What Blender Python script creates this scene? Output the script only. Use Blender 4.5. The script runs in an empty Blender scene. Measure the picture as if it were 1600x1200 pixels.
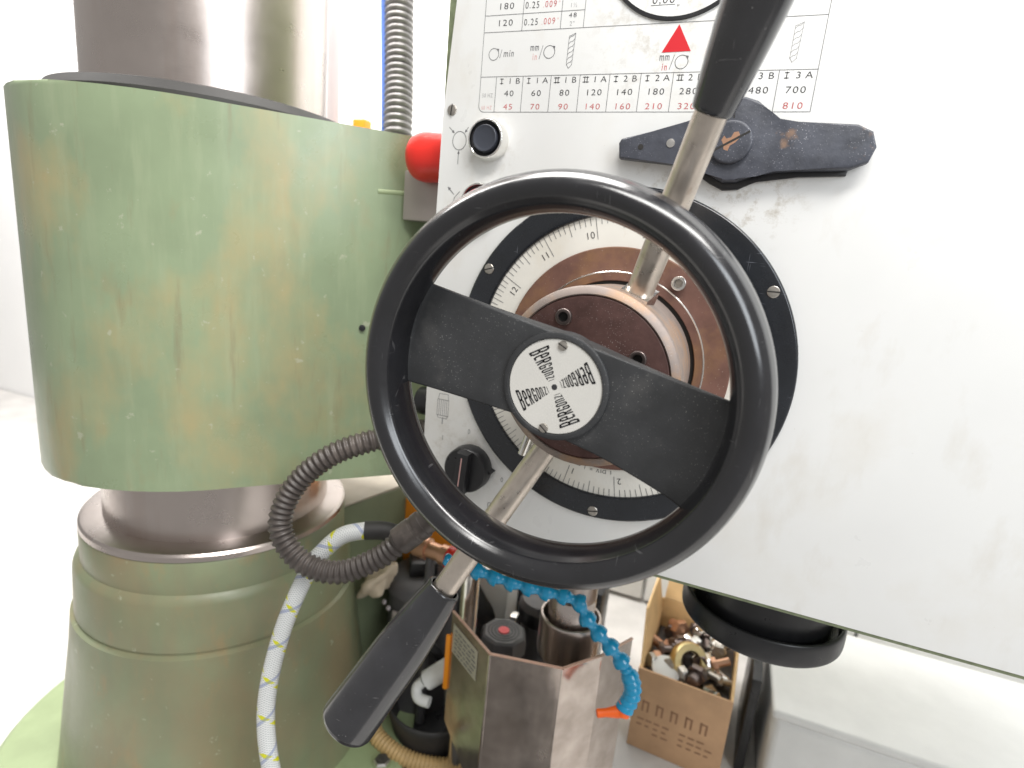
import bpy, bmesh, math, random
from mathutils import Vector, Matrix
random.seed(7)
S = bpy.context.scene
COL = S.collection
PI = math.pi

# ------------------------------------------------------------------ camera
cd = bpy.data.cameras.new('camera')
cam = bpy.data.objects.new('camera', cd)
COL.objects.link(cam)
# recovered from the vanishing points of the printed chart: right, up, back axes
cam.matrix_world = Matrix((
    (0.924542, -0.165013, 0.343500, 0.092247),
    (0.370110, 0.174098, -0.912529, -0.485000),
    (0.090776, 0.970804, 0.222034, 0.082353),
    (0, 0, 0, 1)))
cd.sensor_width = 36
cd.lens = 36 * 880.54 / 1600
cd.clip_start = 0.01
cd.clip_end = 50
cd.dof.use_dof = True
cd.dof.focus_distance = 0.43
cd.dof.aperture_fstop = 5.6
S.camera = cam

# ------------------------------------------------------------------ world, lamps, exposure
w = bpy.data.worlds.new('World')
S.world = w
w.use_nodes = True
bg = w.node_tree.nodes['Background']
bg.inputs[0].default_value = (1.0, 0.975, 0.94, 1)
bg.inputs[1].default_value = 0.41

def area(name, loc, target, sx, sy, power, col):
    l = bpy.data.lights.new(name, 'AREA')
    l.shape = 'RECTANGLE'
    l.size = sx
    l.size_y = sy
    l.energy = power
    l.color = col
    o = bpy.data.objects.new(name, l)
    COL.objects.link(o)
    o.location = loc
    d = Vector(target) - Vector(loc)
    o.rotation_euler = d.to_track_quat('-Z', 'Y').to_euler()
    return o

area('ceiling_lamp', (0.45, -0.62, 1.25), (0, 0.0, 0.10), 1.2, 0.30, 26, (1.0, 0.98, 0.95))
area('wall_fill_lamp', (-1.1, 0.12, 1.65), (-1.1, 0.75, 0), 2.4, 0.5, 105, (1.0, 0.98, 0.95))  # added lamp out of view, brightens the back wall at left
area('window_light', (1.10, -0.85, 0.65), (0, 0, 0), 0.6, 0.9, 13, (0.90, 0.95, 1.0))
S.view_settings.view_transform = 'Standard'
S.view_settings.look = 'None'
S.view_settings.gamma = 1
S.view_settings.exposure = 0.0
S.render.engine = 'CYCLES'
try:
    S.cycles.max_bounces = 8
    S.cycles.transparent_max_bounces = 12
except Exception:
    pass

# ------------------------------------------------------------------ materials
def nd(t, typ, **kw):
    n = t.nodes.new(typ)
    for k, v in kw.items():
        setattr(n, k, v)
    return n

def mixc(t, fac, a, b):
    m = nd(t, 'ShaderNodeMix', data_type='RGBA')
    if isinstance(fac, (int, float)):
        m.inputs[0].default_value = fac
    else:
        t.links.new(fac, m.inputs[0])
    for i, v in ((6, a), (7, b)):
        if isinstance(v, (tuple, list)):
            m.inputs[i].default_value = (v[0], v[1], v[2], 1)
        else:
            t.links.new(v, m.inputs[i])
    return m.outputs[2]

def ramp(t, src, lo, hi, a=0.0, b=1.0):
    m = nd(t, 'ShaderNodeMapRange')
    m.inputs[1].default_value = lo
    m.inputs[2].default_value = hi
    m.inputs[3].default_value = a
    m.inputs[4].default_value = b
    t.links.new(src, m.inputs[0])
    return m.outputs[0]

def math_(t, op, a, b=0.0):
    m = nd(t, 'ShaderNodeMath', operation=op)
    for i, v in ((0, a), (1, b)):
        if isinstance(v, (int, float)):
            m.inputs[i].default_value = v
        else:
            t.links.new(v, m.inputs[i])
    return m.outputs[0]

def noise(t, co, scale, detail=4, rough=0.55, mapping=None):
    if mapping:
        mp = nd(t, 'ShaderNodeMapping')
        mp.inputs['Scale'].default_value = mapping
        t.links.new(co, mp.inputs[0])
        co = mp.outputs[0]
    n = nd(t, 'ShaderNodeTexNoise')
    n.inputs['Scale'].default_value = scale
    n.inputs['Detail'].default_value = detail
    n.inputs['Roughness'].default_value = rough
    t.links.new(co, n.inputs['Vector'])
    return n.outputs['Fac']

def specks(t, co, scale, size, gate):
    v = nd(t, 'ShaderNodeTexVoronoi')
    v.inputs['Scale'].default_value = scale
    t.links.new(co, v.inputs['Vector'])
    a = ramp(t, v.outputs['Distance'], size, size * 0.6)
    sp = nd(t, 'ShaderNodeSeparateColor')
    t.links.new(v.outputs['Color'], sp.inputs[0])
    b = ramp(t, sp.outputs[0], gate, gate + 0.02)
    return math_(t, 'MULTIPLY', a, b)

MATS = {}
def mat(name, base, rough=0.5, metal=0.0, var=0.0, vscale=30, stains=(), speck=None, bump=None,
        rvar=0.0, scratch=None, coat=0.0, streak=None, spec=0.5):
    """stains: (colour, scale, lo, hi, strength, mapping); speck: (colour, scale, size, gate);
       scratch: (colour, strength); bump: (scale, strength, mapping)"""
    m = bpy.data.materials.new(name)
    m.use_nodes = True
    t = m.node_tree
    p = t.nodes['Principled BSDF']
    co = nd(t, 'ShaderNodeTexCoord').outputs['Object']
    c = None
    if var:
        f = noise(t, co, vscale)
        f = ramp(t, f, 0.3, 0.7)
        lo = tuple(v * (1 - var) for v in base)
        hi = tuple(min(1, v * (1 + var)) for v in base)
        c = mixc(t, f, lo, hi)
    cur = c if c is not None else base
    for (sc, scale, lo, hi, st, mp) in stains:
        f = noise(t, co, scale, 5, 0.6, mp)
        f = ramp(t, f, lo, hi, 0, st)
        cur = mixc(t, f, cur, sc)
    rf = None
    if speck:
        f = specks(t, co, speck[1], speck[2], speck[3])
        f = math_(t, 'MULTIPLY', f, ramp(t, noise(t, co, 34, 3, 0.6), 0.42, 0.68, 0.0, 0.85))
        cur = mixc(t, f, cur, speck[0])
    if scratch:
        f1 = noise(t, co, 1.0, 2, 0.5, (900, 60, 40))
        f2 = noise(t, co, 1.0, 2, 0.5, (50, 70, 850))
        g = noise(t, co, 38, 2)
        f = math_(t, 'MAXIMUM', ramp(t, f1, 0.69, 0.74), ramp(t, f2, 0.69, 0.74))
        f = math_(t, 'MULTIPLY', f, ramp(t, g, 0.52, 0.62, 0, scratch[1]))
        cur = mixc(t, f, cur, scratch[0])
    if isinstance(cur, tuple):
        p.inputs['Base Color'].default_value = (*cur, 1)
    else:
        t.links.new(cur, p.inputs['Base Color'])
    p.inputs['Metallic'].default_value = metal
    p.inputs['Specular IOR Level'].default_value = spec
    p.inputs['Coat Weight'].default_value = coat
    p.inputs['Coat Roughness'].default_value = 0.15
    if rvar:
        f = noise(t, co, vscale * 1.7, 5, 0.6)
        t.links.new(ramp(t, f, 0.3, 0.7, max(0.02, rough - rvar), min(1, rough + rvar)), p.inputs['Roughness'])
    else:
        p.inputs['Roughness'].default_value = rough
    if bump:
        b = nd(t, 'ShaderNodeBump')
        b.inputs['Strength'].default_value = bump[1]
        b.inputs['Distance'].default_value = 0.001
        f = noise(t, co, bump[0], 4, 0.6, bump[2] if len(bump) > 2 else None)
        t.links.new(f, b.inputs['Height'])
        t.links.new(b.outputs[0], p.inputs['Normal'])
    MATS[name] = m
    return m

mat('wall_white', (0.86, 0.86, 0.86), 0.7, var=0.03, vscale=3)
mat('bench_grey', (0.62, 0.60, 0.58), 0.5, var=0.12, vscale=14, bump=(60, 0.1))
mat('plate_white', (0.80, 0.80, 0.785), 0.34, var=0.025, vscale=9, rvar=0.08,
    stains=(((0.62, 0.57, 0.47), 9, 0.55, 0.80, 0.35, None), ((0.66, 0.62, 0.55), 30, 0.56, 0.72, 0.35, (1, 1, 0.45)),
            ((0.45, 0.38, 0.28), 160, 0.72, 0.76, 0.5, None)), speck=((0.22, 0.18, 0.13), 60, 0.05, 0.90),
    bump=(160, 0.03))
def plate_dirt():
    m = MATS['plate_white']
    t = m.node_tree
    p = t.nodes['Principled BSDF']
    old = p.inputs['Base Color'].links[0].from_socket
    co = nd(t, 'ShaderNodeTexCoord').outputs['Object']
    cur = old
    for (x, z, r, st) in ((0.086, 0.146, 0.052, 0.85), (0.030, 0.150, 0.045, 0.7), (0.005, 0.272, 0.075, 0.55), (-0.132, 0.170, 0.034, 0.5), (-0.14, -0.12, 0.06, 0.4)):
        d = nd(t, 'ShaderNodeVectorMath', operation='DISTANCE')
        t.links.new(co, d.inputs[0])
        d.inputs[1].default_value = (x, -0.15, z + 0.19)
        near = ramp(t, d.outputs['Value'], r, r*0.35)
        f = math_(t, 'MULTIPLY', near, ramp(t, noise(t, co, 95, 6, 0.7), 0.50, 0.72, 0, st))
        cur = mixc(t, f, cur, (0.36, 0.30, 0.21))
    t.links.new(cur, p.inputs['Base Color'])
plate_dirt()
mat('green_edge', (0.22, 0.26, 0.15), 0.5, var=0.25, vscale=120, speck=((0.5, 0.5, 0.4), 240, 0.12, 0.8))
mat('green_paint', (0.265, 0.330, 0.200), 0.33, var=0.10, vscale=11, rvar=0.08, coat=0.15,
    stains=(((0.46, 0.35, 0.17), 7.0, 0.50, 0.70, 0.72, (1.3, 1.3, 0.8)), ((0.36, 0.25, 0.13), 34, 0.60, 0.78, 0.30, (1, 1, 0.5)),
            ((0.36, 0.41, 0.26), 30, 0.50, 0.75, 0.45, (2.5, 2.5, 0.35)),
            ((0.24, 0.19, 0.11), 24, 0.60, 0.76, 0.55, (3, 3, 0.35)),
            ((0.46, 0.47, 0.35), 75, 0.66, 0.70, 0.6, None)),
    speck=((0.6, 0.6, 0.45), 110, 0.06, 0.9), bump=(35, 0.15))
mat('green_base', (0.225, 0.252, 0.150), 0.40, var=0.14, vscale=9, rvar=0.1,
    stains=(((0.30, 0.225, 0.13), 6, 0.46, 0.68, 0.70, (1.6, 1.6, 0.6)), ((0.36, 0.24, 0.12), 30, 0.58, 0.72, 0.5, (1, 1, 0.5)),
            ((0.42, 0.44, 0.32), 75, 0.66, 0.70, 0.6, None),
            ((0.20, 0.20, 0.13), 16, 0.55, 0.75, 0.5, (1, 1, 0.4))), bump=(30, 0.2))
mat('green_block', (0.17, 0.20, 0.12), 0.5, var=0.1, vscale=20)
mat('green_light', (0.30, 0.37, 0.20), 0.5, var=0.1, vscale=20)
mat('dusty_top', (0.46, 0.41, 0.34), 0.7, var=0.12, vscale=25)
mat('steel', (0.56, 0.50, 0.47), 0.30, 1.0, var=0.05, vscale=16, rvar=0.04,
    stains=(((0.46, 0.36, 0.31), 9, 0.55, 0.78, 0.5, (3, 3, 0.3)),), bump=(220, 0.10, (0.15, 0.15, 8)))
mat('rod_steel', (0.64, 0.57, 0.50), 0.33, 0.9, var=0.12, vscale=70, rvar=0.08,
    stains=(((0.30, 0.20, 0.13), 60, 0.62, 0.78, 0.7, None),), bump=(500, 0.05))
mat('bright_steel', (0.80, 0.78, 0.75), 0.22, 1.0, var=0.06, vscale=80, rvar=0.06)
mat('screw_steel', (0.46, 0.43, 0.39), 0.36, 0.9, var=0.18, vscale=300)
mat('hub_steel', (0.30, 0.25, 0.225), 0.55, 0.45, var=0.14, vscale=60,
    stains=(((0.42, 0.24, 0.12), 30, 0.48, 0.68, 0.8, None),), speck=((0.6, 0.57, 0.54), 900, 0.3, 0.6))
mat('slot_dark', (0.02, 0.018, 0.016), 0.7)
mat('wheel_black', (0.012, 0.012, 0.014), 0.22, var=0.2, vscale=40, rvar=0.06, coat=0.35, spec=0.6,
    scratch=((0.24, 0.24, 0.24), 0.35), speck=((0.5, 0.5, 0.5), 420, 0.07, 0.93), bump=(240, 0.02))
mat('spoke_black', (0.038, 0.039, 0.041), 0.52, var=0.25, vscale=35, rvar=0.08,
    stains=(((0.12, 0.115, 0.11), 30, 0.56, 0.78, 0.45, None),),
    speck=((0.40, 0.39, 0.37), 900, 0.26, 0.72), bump=(420, 0.12))
mat('grip_black', (0.018, 0.018, 0.021), 0.20, coat=0.7, spec=0.6, var=0.2, vscale=60, rvar=0.08,
    scratch=((0.25, 0.24, 0.24), 0.5), speck=((0.6, 0.58, 0.56), 420, 0.13, 0.86), bump=(260, 0.04))
mat('ring_black', (0.010, 0.012, 0.016), 0.24, coat=0.4, var=0.2, vscale=40, rvar=0.12,
    scratch=((0.2, 0.21, 0.24), 0.6), speck=((0.5, 0.5, 0.52), 210, 0.05, 0.92))
mat('lever_black', (0.058, 0.062, 0.078), 0.46, var=0.3, vscale=60, rvar=0.1,
    stains=(((0.24, 0.15, 0.10), 38, 0.64, 0.72, 0.8, None),),
    speck=((0.42, 0.42, 0.46), 900, 0.30, 0.66), bump=(180, 0.3))
mat('plastic_black', (0.016, 0.016, 0.018), 0.35, var=0.2, vscale=30, rvar=0.1)
mat('rubber_dark', (0.035, 0.033, 0.032), 0.6, var=0.2, vscale=30)
mat('dark_grey', (0.085, 0.082, 0.085), 0.5, var=0.15, vscale=20)
mat('reflection_dark', (0.060, 0.056, 0.052), 0.5, 0.3, var=0.2, vscale=20)  # for the added plate that the guard reflects
mat('cap_slate', (0.045, 0.05, 0.065), 0.35)
mat('chrome', (0.86, 0.85, 0.82), 0.12, 1.0, var=0.05, vscale=60)
mat('red_plastic', (0.78, 0.030, 0.020), 0.32, var=0.06, vscale=20)
mat('ink_black', (0.035, 0.035, 0.038), 0.5)
mat('ink_grey', (0.16, 0.16, 0.165), 0.5, var=0.3, vscale=200)
mat('ink_faint', (0.34, 0.34, 0.34), 0.5)
mat('ink_red', (0.52, 0.11, 0.11), 0.5, var=0.2, vscale=200)
mat('ink_red_faint', (0.68, 0.40, 0.38), 0.5)
mat('ink_red_solid', (0.62, 0.012, 0.022), 0.45)
mat('scale_white', (0.74, 0.72, 0.66), 0.35, var=0.05, vscale=20,
    stains=(((0.46, 0.34, 0.18), 32, 0.60, 0.74, 0.7, None), ((0.6, 0.52, 0.38), 14, 0.50, 0.72, 0.4, None)))
mat('brown_paint', (0.150, 0.076, 0.058), 0.58, spec=0.35, var=0.18, vscale=70, rvar=0.1,
    stains=(((0.26, 0.14, 0.065), 24, 0.48, 0.66, 0.65, None),),
    speck=((0.62, 0.52, 0.46), 700, 0.22, 0.84), bump=(200, 0.12))
mat('hub_brown', (0.125, 0.066, 0.058), 0.58, spec=0.35, var=0.2, vscale=120, rvar=0.1,
    speck=((0.50, 0.42, 0.40), 900, 0.30, 0.60), bump=(350, 0.15))
mat('nameplate', (0.78, 0.76, 0.71), 0.30, 0.25, var=0.03, vscale=40,
    speck=((0.12, 0.10, 0.08), 120, 0.06, 0.955))
mat('conduit_grey', (0.070, 0.058, 0.052), 0.42, var=0.15, vscale=60, rvar=0.08,
    stains=(((0.20, 0.17, 0.15), 40, 0.55, 0.75, 0.6, None),))
mat('spring_grey', (0.26, 0.25, 0.25), 0.35, 0.5, var=0.1, vscale=40)
mat('cable_blue', (0.06, 0.15, 0.50), 0.45)
mat('pipe_lilac', (0.55, 0.49, 0.50), 0.45)
mat('grey_metal', (0.44, 0.39, 0.37), 0.4, 0.5, var=0.06, vscale=20)
mat('orange', (0.90, 0.30, 0.010), 0.45, var=0.06, vscale=20)
mat('nozzle_orange', (0.90, 0.13, 0.010), 0.4)
mat('hose_blue', (0.010, 0.290, 0.520), 0.25, var=0.12, vscale=60, coat=0.3)
mat('copper', (0.62, 0.36, 0.24), 0.35, 0.8, var=0.1, vscale=40)
mat('rag_cream', (0.66, 0.55, 0.42), 0.8, var=0.15, vscale=40, bump=(60, 0.4))
mat('white_plastic', (0.76, 0.76, 0.74), 0.4, var=0.04, vscale=20)
mat('tan_hose', (0.50, 0.34, 0.15), 0.5, var=0.15, vscale=40)
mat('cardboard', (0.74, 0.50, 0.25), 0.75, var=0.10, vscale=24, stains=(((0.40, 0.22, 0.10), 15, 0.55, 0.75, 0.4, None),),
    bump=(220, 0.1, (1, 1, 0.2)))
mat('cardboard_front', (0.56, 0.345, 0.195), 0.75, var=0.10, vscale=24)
mat('card_print', (0.31, 0.17, 0.095), 0.8)
mat('brass', (0.72, 0.58, 0.30), 0.28, 1.0, var=0.1, vscale=60)
mat('bolt_dark', (0.22, 0.18, 0.17), 0.35, 0.9, var=0.25, vscale=60)
mat('label_paper', (0.56, 0.53, 0.42), 0.6, var=0.08, vscale=60)
mat('red_dot', (0.72, 0.08, 0.09), 0.5)

def make_guard_mat():
    m = bpy.data.materials.new('sheet_steel')
    m.use_nodes = True
    t = m.node_tree
    p = t.nodes['Principled BSDF']
    co = nd(t, 'ShaderNodeTexCoord').outputs['Object']
    f = noise(t, co, 26, 5, 0.6)
    c = mixc(t, ramp(t, f, 0.35, 0.7), (0.50, 0.43, 0.38), (0.74, 0.65, 0.59))
    t.links.new(c, p.inputs['Base Color'])
    f2 = noise(t, co, 1.0, 4, 0.6, (40, 40, 14))
    t.links.new(ramp(t, f2, 0.35, 0.75, 0.10, 0.30), p.inputs['Roughness'])
    p.inputs['Metallic'].default_value = 0.9
    b = nd(t, 'ShaderNodeBump')
    b.inputs['Strength'].default_value = 0.10
    b.inputs['Distance'].default_value = 0.002
    t.links.new(noise(t, co, 14, 2), b.inputs['Height'])
    t.links.new(b.outputs[0], p.inputs['Normal'])
    MATS['sheet_steel'] = m
make_guard_mat()

def make_edge_mat():
    m = mat('guard_edge', (0.62, 0.38, 0.28), 0.35)
make_edge_mat()

def make_braid_mat():
    m = bpy.data.materials.new('braid')
    m.use_nodes = True
    t = m.node_tree
    p = t.nodes['Principled BSDF']
    uv = nd(t, 'ShaderNodeUVMap').outputs[0]
    s = nd(t, 'ShaderNodeSeparateXYZ')
    t.links.new(uv, s.inputs[0])
    u, v = s.outputs[0], s.outputs[1]        # u metres along the hose, v turns round it
    def diag(ku, kv):
        return math_(t, 'FRACT', math_(t, 'ADD', math_(t, 'MULTIPLY', u, ku), math_(t, 'MULTIPLY', v, kv)))
    a = math_(t, 'PINGPONG', diag(420, 12), 0.5)
    b = math_(t, 'PINGPONG', diag(420, -12), 0.5)
    h = math_(t, 'MAXIMUM', a, b)
    base = mixc(t, ramp(t, h, 0.20, 0.45), (0.40, 0.42, 0.42), (0.84, 0.85, 0.84))
    y1 = math_(t, 'LESS_THAN', diag(26, 1), 0.13)
    y2 = math_(t, 'LESS_THAN', diag(26, -1), 0.10)
    gy = math_(t, 'MULTIPLY', y1, math_(t, 'LESS_THAN', math_(t, 'FRACT', math_(t, 'MULTIPLY', u, 105)), 0.62))
    base = mixc(t, gy, base, (0.66, 0.66, 0.02))
    base = mixc(t, math_(t, 'MULTIPLY', y2, 0.5), base, (0.10, 0.16, 0.42))
    t.links.new(base, p.inputs['Base Color'])
    p.inputs['Roughness'].default_value = 0.3
    bp = nd(t, 'ShaderNodeBump')
    bp.inputs['Strength'].default_value = 0.6
    bp.inputs['Distance'].default_value = 0.0006
    t.links.new(h, bp.inputs['Height'])
    t.links.new(bp.outputs[0], p.inputs['Normal'])
    MATS['braid'] = m
make_braid_mat()

# ------------------------------------------------------------------ builders
def obj(name, bm, m, parent=None, sharp=32):
    bmesh.ops.recalc_face_normals(bm, faces=bm.faces[:])
    me = bpy.data.meshes.new(name)
    if parent is not None:
        bmesh.ops.translate(bm, verts=bm.verts[:], vec=-parent.matrix_world.translation)
    bm.to_mesh(me)
    bm.free()
    me.materials.append(MATS[m])
    me.polygons.foreach_set('use_smooth', [True] * len(me.polygons))
    me.set_sharp_from_angle(angle=math.radians(sharp))
    o = bpy.data.objects.new(name, me)
    COL.objects.link(o)
    if parent is not None:
        o.parent = parent
    return o

def sub(name, bm, m, part, sharp=32):
    """a sub-part: same frame as its part (all meshes of a thing share the thing's origin)"""
    root = part.parent
    o = obj(name, bm, m, root, sharp) if root is not None else obj(name, bm, m, part, sharp)
    o.parent = part
    return o

def tag(o, label, cat, group=None):
    o['label'] = label
    o['category'] = cat
    if group:
        o['group'] = group
    return o

PRINTS = ('chart_lines', 'chart_lettering', 'symbols', 'scale_ticks', 'scale_numerals', 'lettering', 'print', 'sticker_print')
def thing(name, loc, label, cat, group=None):
    o = bpy.data.objects.new(name, None)
    COL.objects.link(o)
    o.location = loc
    o.matrix_world = Matrix.Translation(loc)
    o.empty_display_size = 0.02
    return tag(o, label, cat, group)

def single(name, bm, m, label, cat, group=None, sharp=32):
    return tag(obj(name, bm, m, None, sharp), label, cat, group)

def struct(name, bm, m):
    o = obj(name, bm, m)
    o['kind'] = 'structure'
    return o

def frame_from(axis):
    z = Vector(axis).normalized()
    h = Vector((0, 0, 1)) if abs(z.z) < 0.9 else Vector((1, 0, 0))
    x = h.cross(z).normalized()
    y = z.cross(x)
    return x, y, z

def smooth_prof(pts, n=4):
    out = []
    P = [pts[0]] + list(pts) + [pts[-1]]
    for i in range(1, len(P) - 2):
        for k in range(n):
            s = k / n
            o = []
            for d in range(len(pts[0])):
                a, b, c, e = P[i-1][d], P[i][d], P[i+1][d], P[i+2][d]
                o.append(0.5 * ((2*b) + (-a + c)*s + (2*a - 5*b + 4*c - e)*s*s + (-a + 3*b - 3*c + e)*s**3))
            out.append(tuple(o))
    out.append(tuple(pts[-1]))
    return out

def lathe(bm, prof, center, axis, seg=48, closed=False, a0=0.0, a1=2*PI):
    """prof: (radius, distance along axis)"""
    X, Y, Z = frame_from(axis)
    c = Vector(center)
    full = abs(a1 - a0 - 2*PI) < 1e-6
    n = seg if full else seg + 1
    rings = []
    for (r, h) in prof:
        if r < 1e-7:
            rings.append([bm.verts.new(c + Z*h)])
        else:
            rings.append([bm.verts.new(c + Z*h + (X*math.cos(a0 + (a1-a0)*i/seg) + Y*math.sin(a0 + (a1-a0)*i/seg))*r) for i in range(n)])
    pairs = list(zip(rings[:-1], rings[1:]))
    if closed:
        pairs.append((rings[-1], rings[0]))
    for A, B in pairs:
        m = seg if full else seg
        for i in range(m):
            j = (i + 1) % n
            if len(A) == 1 and len(B) == 1:
                continue
            if len(A) == 1:
                bm.faces.new((A[0], B[i], B[j]))
            elif len(B) == 1:
                bm.faces.new((A[i], B[0], A[j]))
            else:
                bm.faces.new((A[i], B[i], B[j], A[j]))
    return bm

def L(prof, center, axis=(0, -1, 0), seg=48, closed=False):
    return lathe(bmesh.new(), prof, center, axis, seg, closed)

def catmull(pts, n=10):
    return [Vector(p) for p in smooth_prof([tuple(p) for p in pts], n)]

def tube(bm, path, rad, seg=16, caps=True):
    """path list of Vectors; rad number or function of arc length; writes uv = (metres, turns)"""
    uvl = bm.loops.layers.uv.verify()
    n = len(path)
    s = [0.0]
    for a, b in zip(path[:-1], path[1:]):
        s.append(s[-1] + (b - a).length)
    T = []
    for i in range(n):
        T.append((path[min(n-1, i+1)] - path[max(0, i-1)]).normalized())
    X, Y, _ = frame_from(T[0])
    rings = []
    for i in range(n):
        if i:
            X = (X - T[i]*X.dot(T[i])).normalized()
        Yv = T[i].cross(X)
        r = rad(s[i]) if callable(rad) else rad
        rings.append([bm.verts.new(path[i] + (X*math.cos(2*PI*k/seg) + Yv*math.sin(2*PI*k/seg))*r) for k in range(seg)])
    for i in range(n-1):
        for k in range(seg):
            j = (k+1) % seg
            f = bm.faces.new((rings[i][k], rings[i][j], rings[i+1][j], rings[i+1][k]))
            for lp, uu, vv in zip(f.loops, (s[i], s[i], s[i+1], s[i+1]), (k, k+1, k+1, k)):
                lp[uvl].uv = (uu, vv/seg)
    if caps:
        bm.faces.new(rings[0][::-1])
        bm.faces.new(rings[-1])
    return bm

def resample(path, step):
    out = [path[0].copy()]
    acc = 0.0
    for a, b in zip(path[:-1], path[1:]):
        d = (b - a).length
        if d == 0:
            continue
        t = step - acc
        while t <= d:
            out.append(a.lerp(b, t/d))
            t += step
        acc = d - (t - step)
    out.append(path[-1].copy())
    return out

def bevel(bm, off, segs=2, angle=30, edges=None):
    es = edges if edges is not None else [e for e in bm.edges if len(e.link_faces) == 2 and e.calc_face_angle(0) > math.radians(angle)]
    if es:
        bmesh.ops.bevel(bm, geom=es, offset=off, segments=segs, affect='EDGES', profile=0.5)
    return bm

def box(x0, x1, y0, y1, z0, z1, bev=0.0, rot=0.0, pivot=None, segs=2):
    bm = bmesh.new()
    bmesh.ops.create_cube(bm, size=1)
    for v in bm.verts:
        v.co = Vector(((x0+x1)/2 + v.co.x*(x1-x0), (y0+y1)/2 + v.co.y*(y1-y0), (z0+z1)/2 + v.co.z*(z1-z0)))
    if bev:
        bevel(bm, bev, segs)
    if rot:
        c = Vector(pivot) if pivot else Vector(((x0+x1)/2, (y0+y1)/2, 0))
        bmesh.ops.rotate(bm, verts=bm.verts[:], cent=c, matrix=Matrix.Rotation(rot, 3, 'Z'))
    return bm

def prism_xz(poly, y0, y1, bev=0.0, segs=2):
    bm = bmesh.new()
    a = [bm.verts.new((x, y0, z)) for x, z in poly]
    b = [bm.verts.new((x, y1, z)) for x, z in poly]
    bm.faces.new(a)
    bm.faces.new(b[::-1])
    n = len(poly)
    for i in range(n):
        bm.faces.new((a[i], a[(i+1) % n], b[(i+1) % n], b[i]))
    if bev:
        es = [e for e in bm.edges if abs(e.verts[0].co.y - y0) < 1e-7 and abs(e.verts[1].co.y - y0) < 1e-7]
        bmesh.ops.bevel(bm, geom=es, offset=bev, segments=segs, affect='EDGES', profile=0.5)
    return bm

def prism_xy(poly, z0, z1, bev=0.0):
    bm = bmesh.new()
    a = [bm.verts.new((x, y, z1)) for x, y in poly]
    b = [bm.verts.new((x, y, z0)) for x, y in poly]
    bm.faces.new(a)
    bm.faces.new(b[::-1])
    n = len(poly)
    for i in range(n):
        bm.faces.new((a[i], a[(i+1) % n], b[(i+1) % n], b[i]))
    if bev:
        es = [e for e in bm.edges if abs(e.verts[0].co.z - e.verts[1].co.z) < 1e-7]
        bmesh.ops.bevel(bm, geom=es, offset=bev, segments=3, affect='EDGES', profile=0.5)
    return bm

# ---- flat print in the XZ plane
def ribbon(bm, pts, y, th, closed=False):
    P = [Vector((p[0], p[1])) for p in pts]
    if closed:
        P.append(P[0])
    for a, b in zip(P[:-1], P[1:]):
        d = b - a
        if d.length < 1e-9:
            continue
        d.normalize()
        nrm = Vector((-d.y, d.x)) * th/2
        a2 = a - d*th*0.45
        b2 = b + d*th*0.45
        bm.faces.new([bm.verts.new((q.x, y, q.y)) for q in (a2-nrm, b2-nrm, b2+nrm, a2+nrm)])

def poly_print(bm, pts, y):
    bm.faces.new([bm.verts.new((x, y, z)) for x, z in pts])

def circle_pts(cx, cz, r, a0=0, a1=360, n=28, rz=None):
    rz = rz or r
    return [(cx + r*math.cos(math.radians(a0 + (a1-a0)*i/n)), cz + rz*math.sin(math.radians(a0 + (a1-a0)*i/n))) for i in range(n+1)]

TEXTS = []
def text(target, body, x, z, h, y, align='CENTER', rot=0.0, sx=1.0, spacing=1.15, shear=0.0, thin=0.008):
    """h = height of a capital; (x, z) = baseline point"""
    c = bpy.data.curves.new('t', 'FONT')
    c.body = body
    c.size = h / 0.70
    c.align_x = align
    c.space_character = spacing
    c.shear = shear
    c.resolution_u = 3
    c.offset = -h * thin
    o = bpy.data.objects.new('t', c)
    COL.objects.link(o)
    TEXTS.append((o, target, x, z, y, rot, sx))

def flush_texts():
    bpy.context.view_layer.update()
    dg = bpy.context.evaluated_depsgraph_get()
    for (o, bm, x, z, y, rot, sx) in TEXTS:
        me = bpy.data.meshes.new_from_object(o.evaluated_get(dg))
        ca, sa = math.cos(rot), math.sin(rot)
        vs = []
        for v in me.vertices:
            px, pz = v.co.x*sx, v.co.y
            vs.append(bm.verts.new((x + px*ca - pz*sa, y, z + px*sa + pz*ca)))
        for f in me.polygons:
            try:
                bm.faces.new([vs[i] for i in f.vertices])
            except ValueError:
                pass
        cu = o.data
        bpy.data.objects.remove(o)
        bpy.data.curves.remove(cu)
        bpy.data.meshes.remove(me)
    TEXTS.clear()

def slotted_screw(name, parent, x, z, y, r, ang, m='screw_steel', h=0.0016):
    o = obj(name, L([(0, h), (r*0.55, h), (r*0.9, h*0.8), (r, h*0.35), (r, -0.0005)], (x, y, z), seg=24), m, parent)
    bm = bmesh.new()
    d = Vector((math.cos(ang), math.sin(ang))) * r*0.93
    ribbon(bm, [(x-d.x, z-d.y), (x+d.x, z+d.y)], y - h - 0.00012, r*0.24)
    s = obj('slot', bm, 'slot_dark', parent)
    s.parent = o
    return o

# ================================================================== SETTING
struct('wall', box(-3.2, 3.2, 0.90, 0.94, -0.9, 2.4), 'wall_white')
struct('bench', box(-3.2, 1.6, -0.45, 0.895, -0.72, -0.667, 0.004), 'bench_grey')

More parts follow.
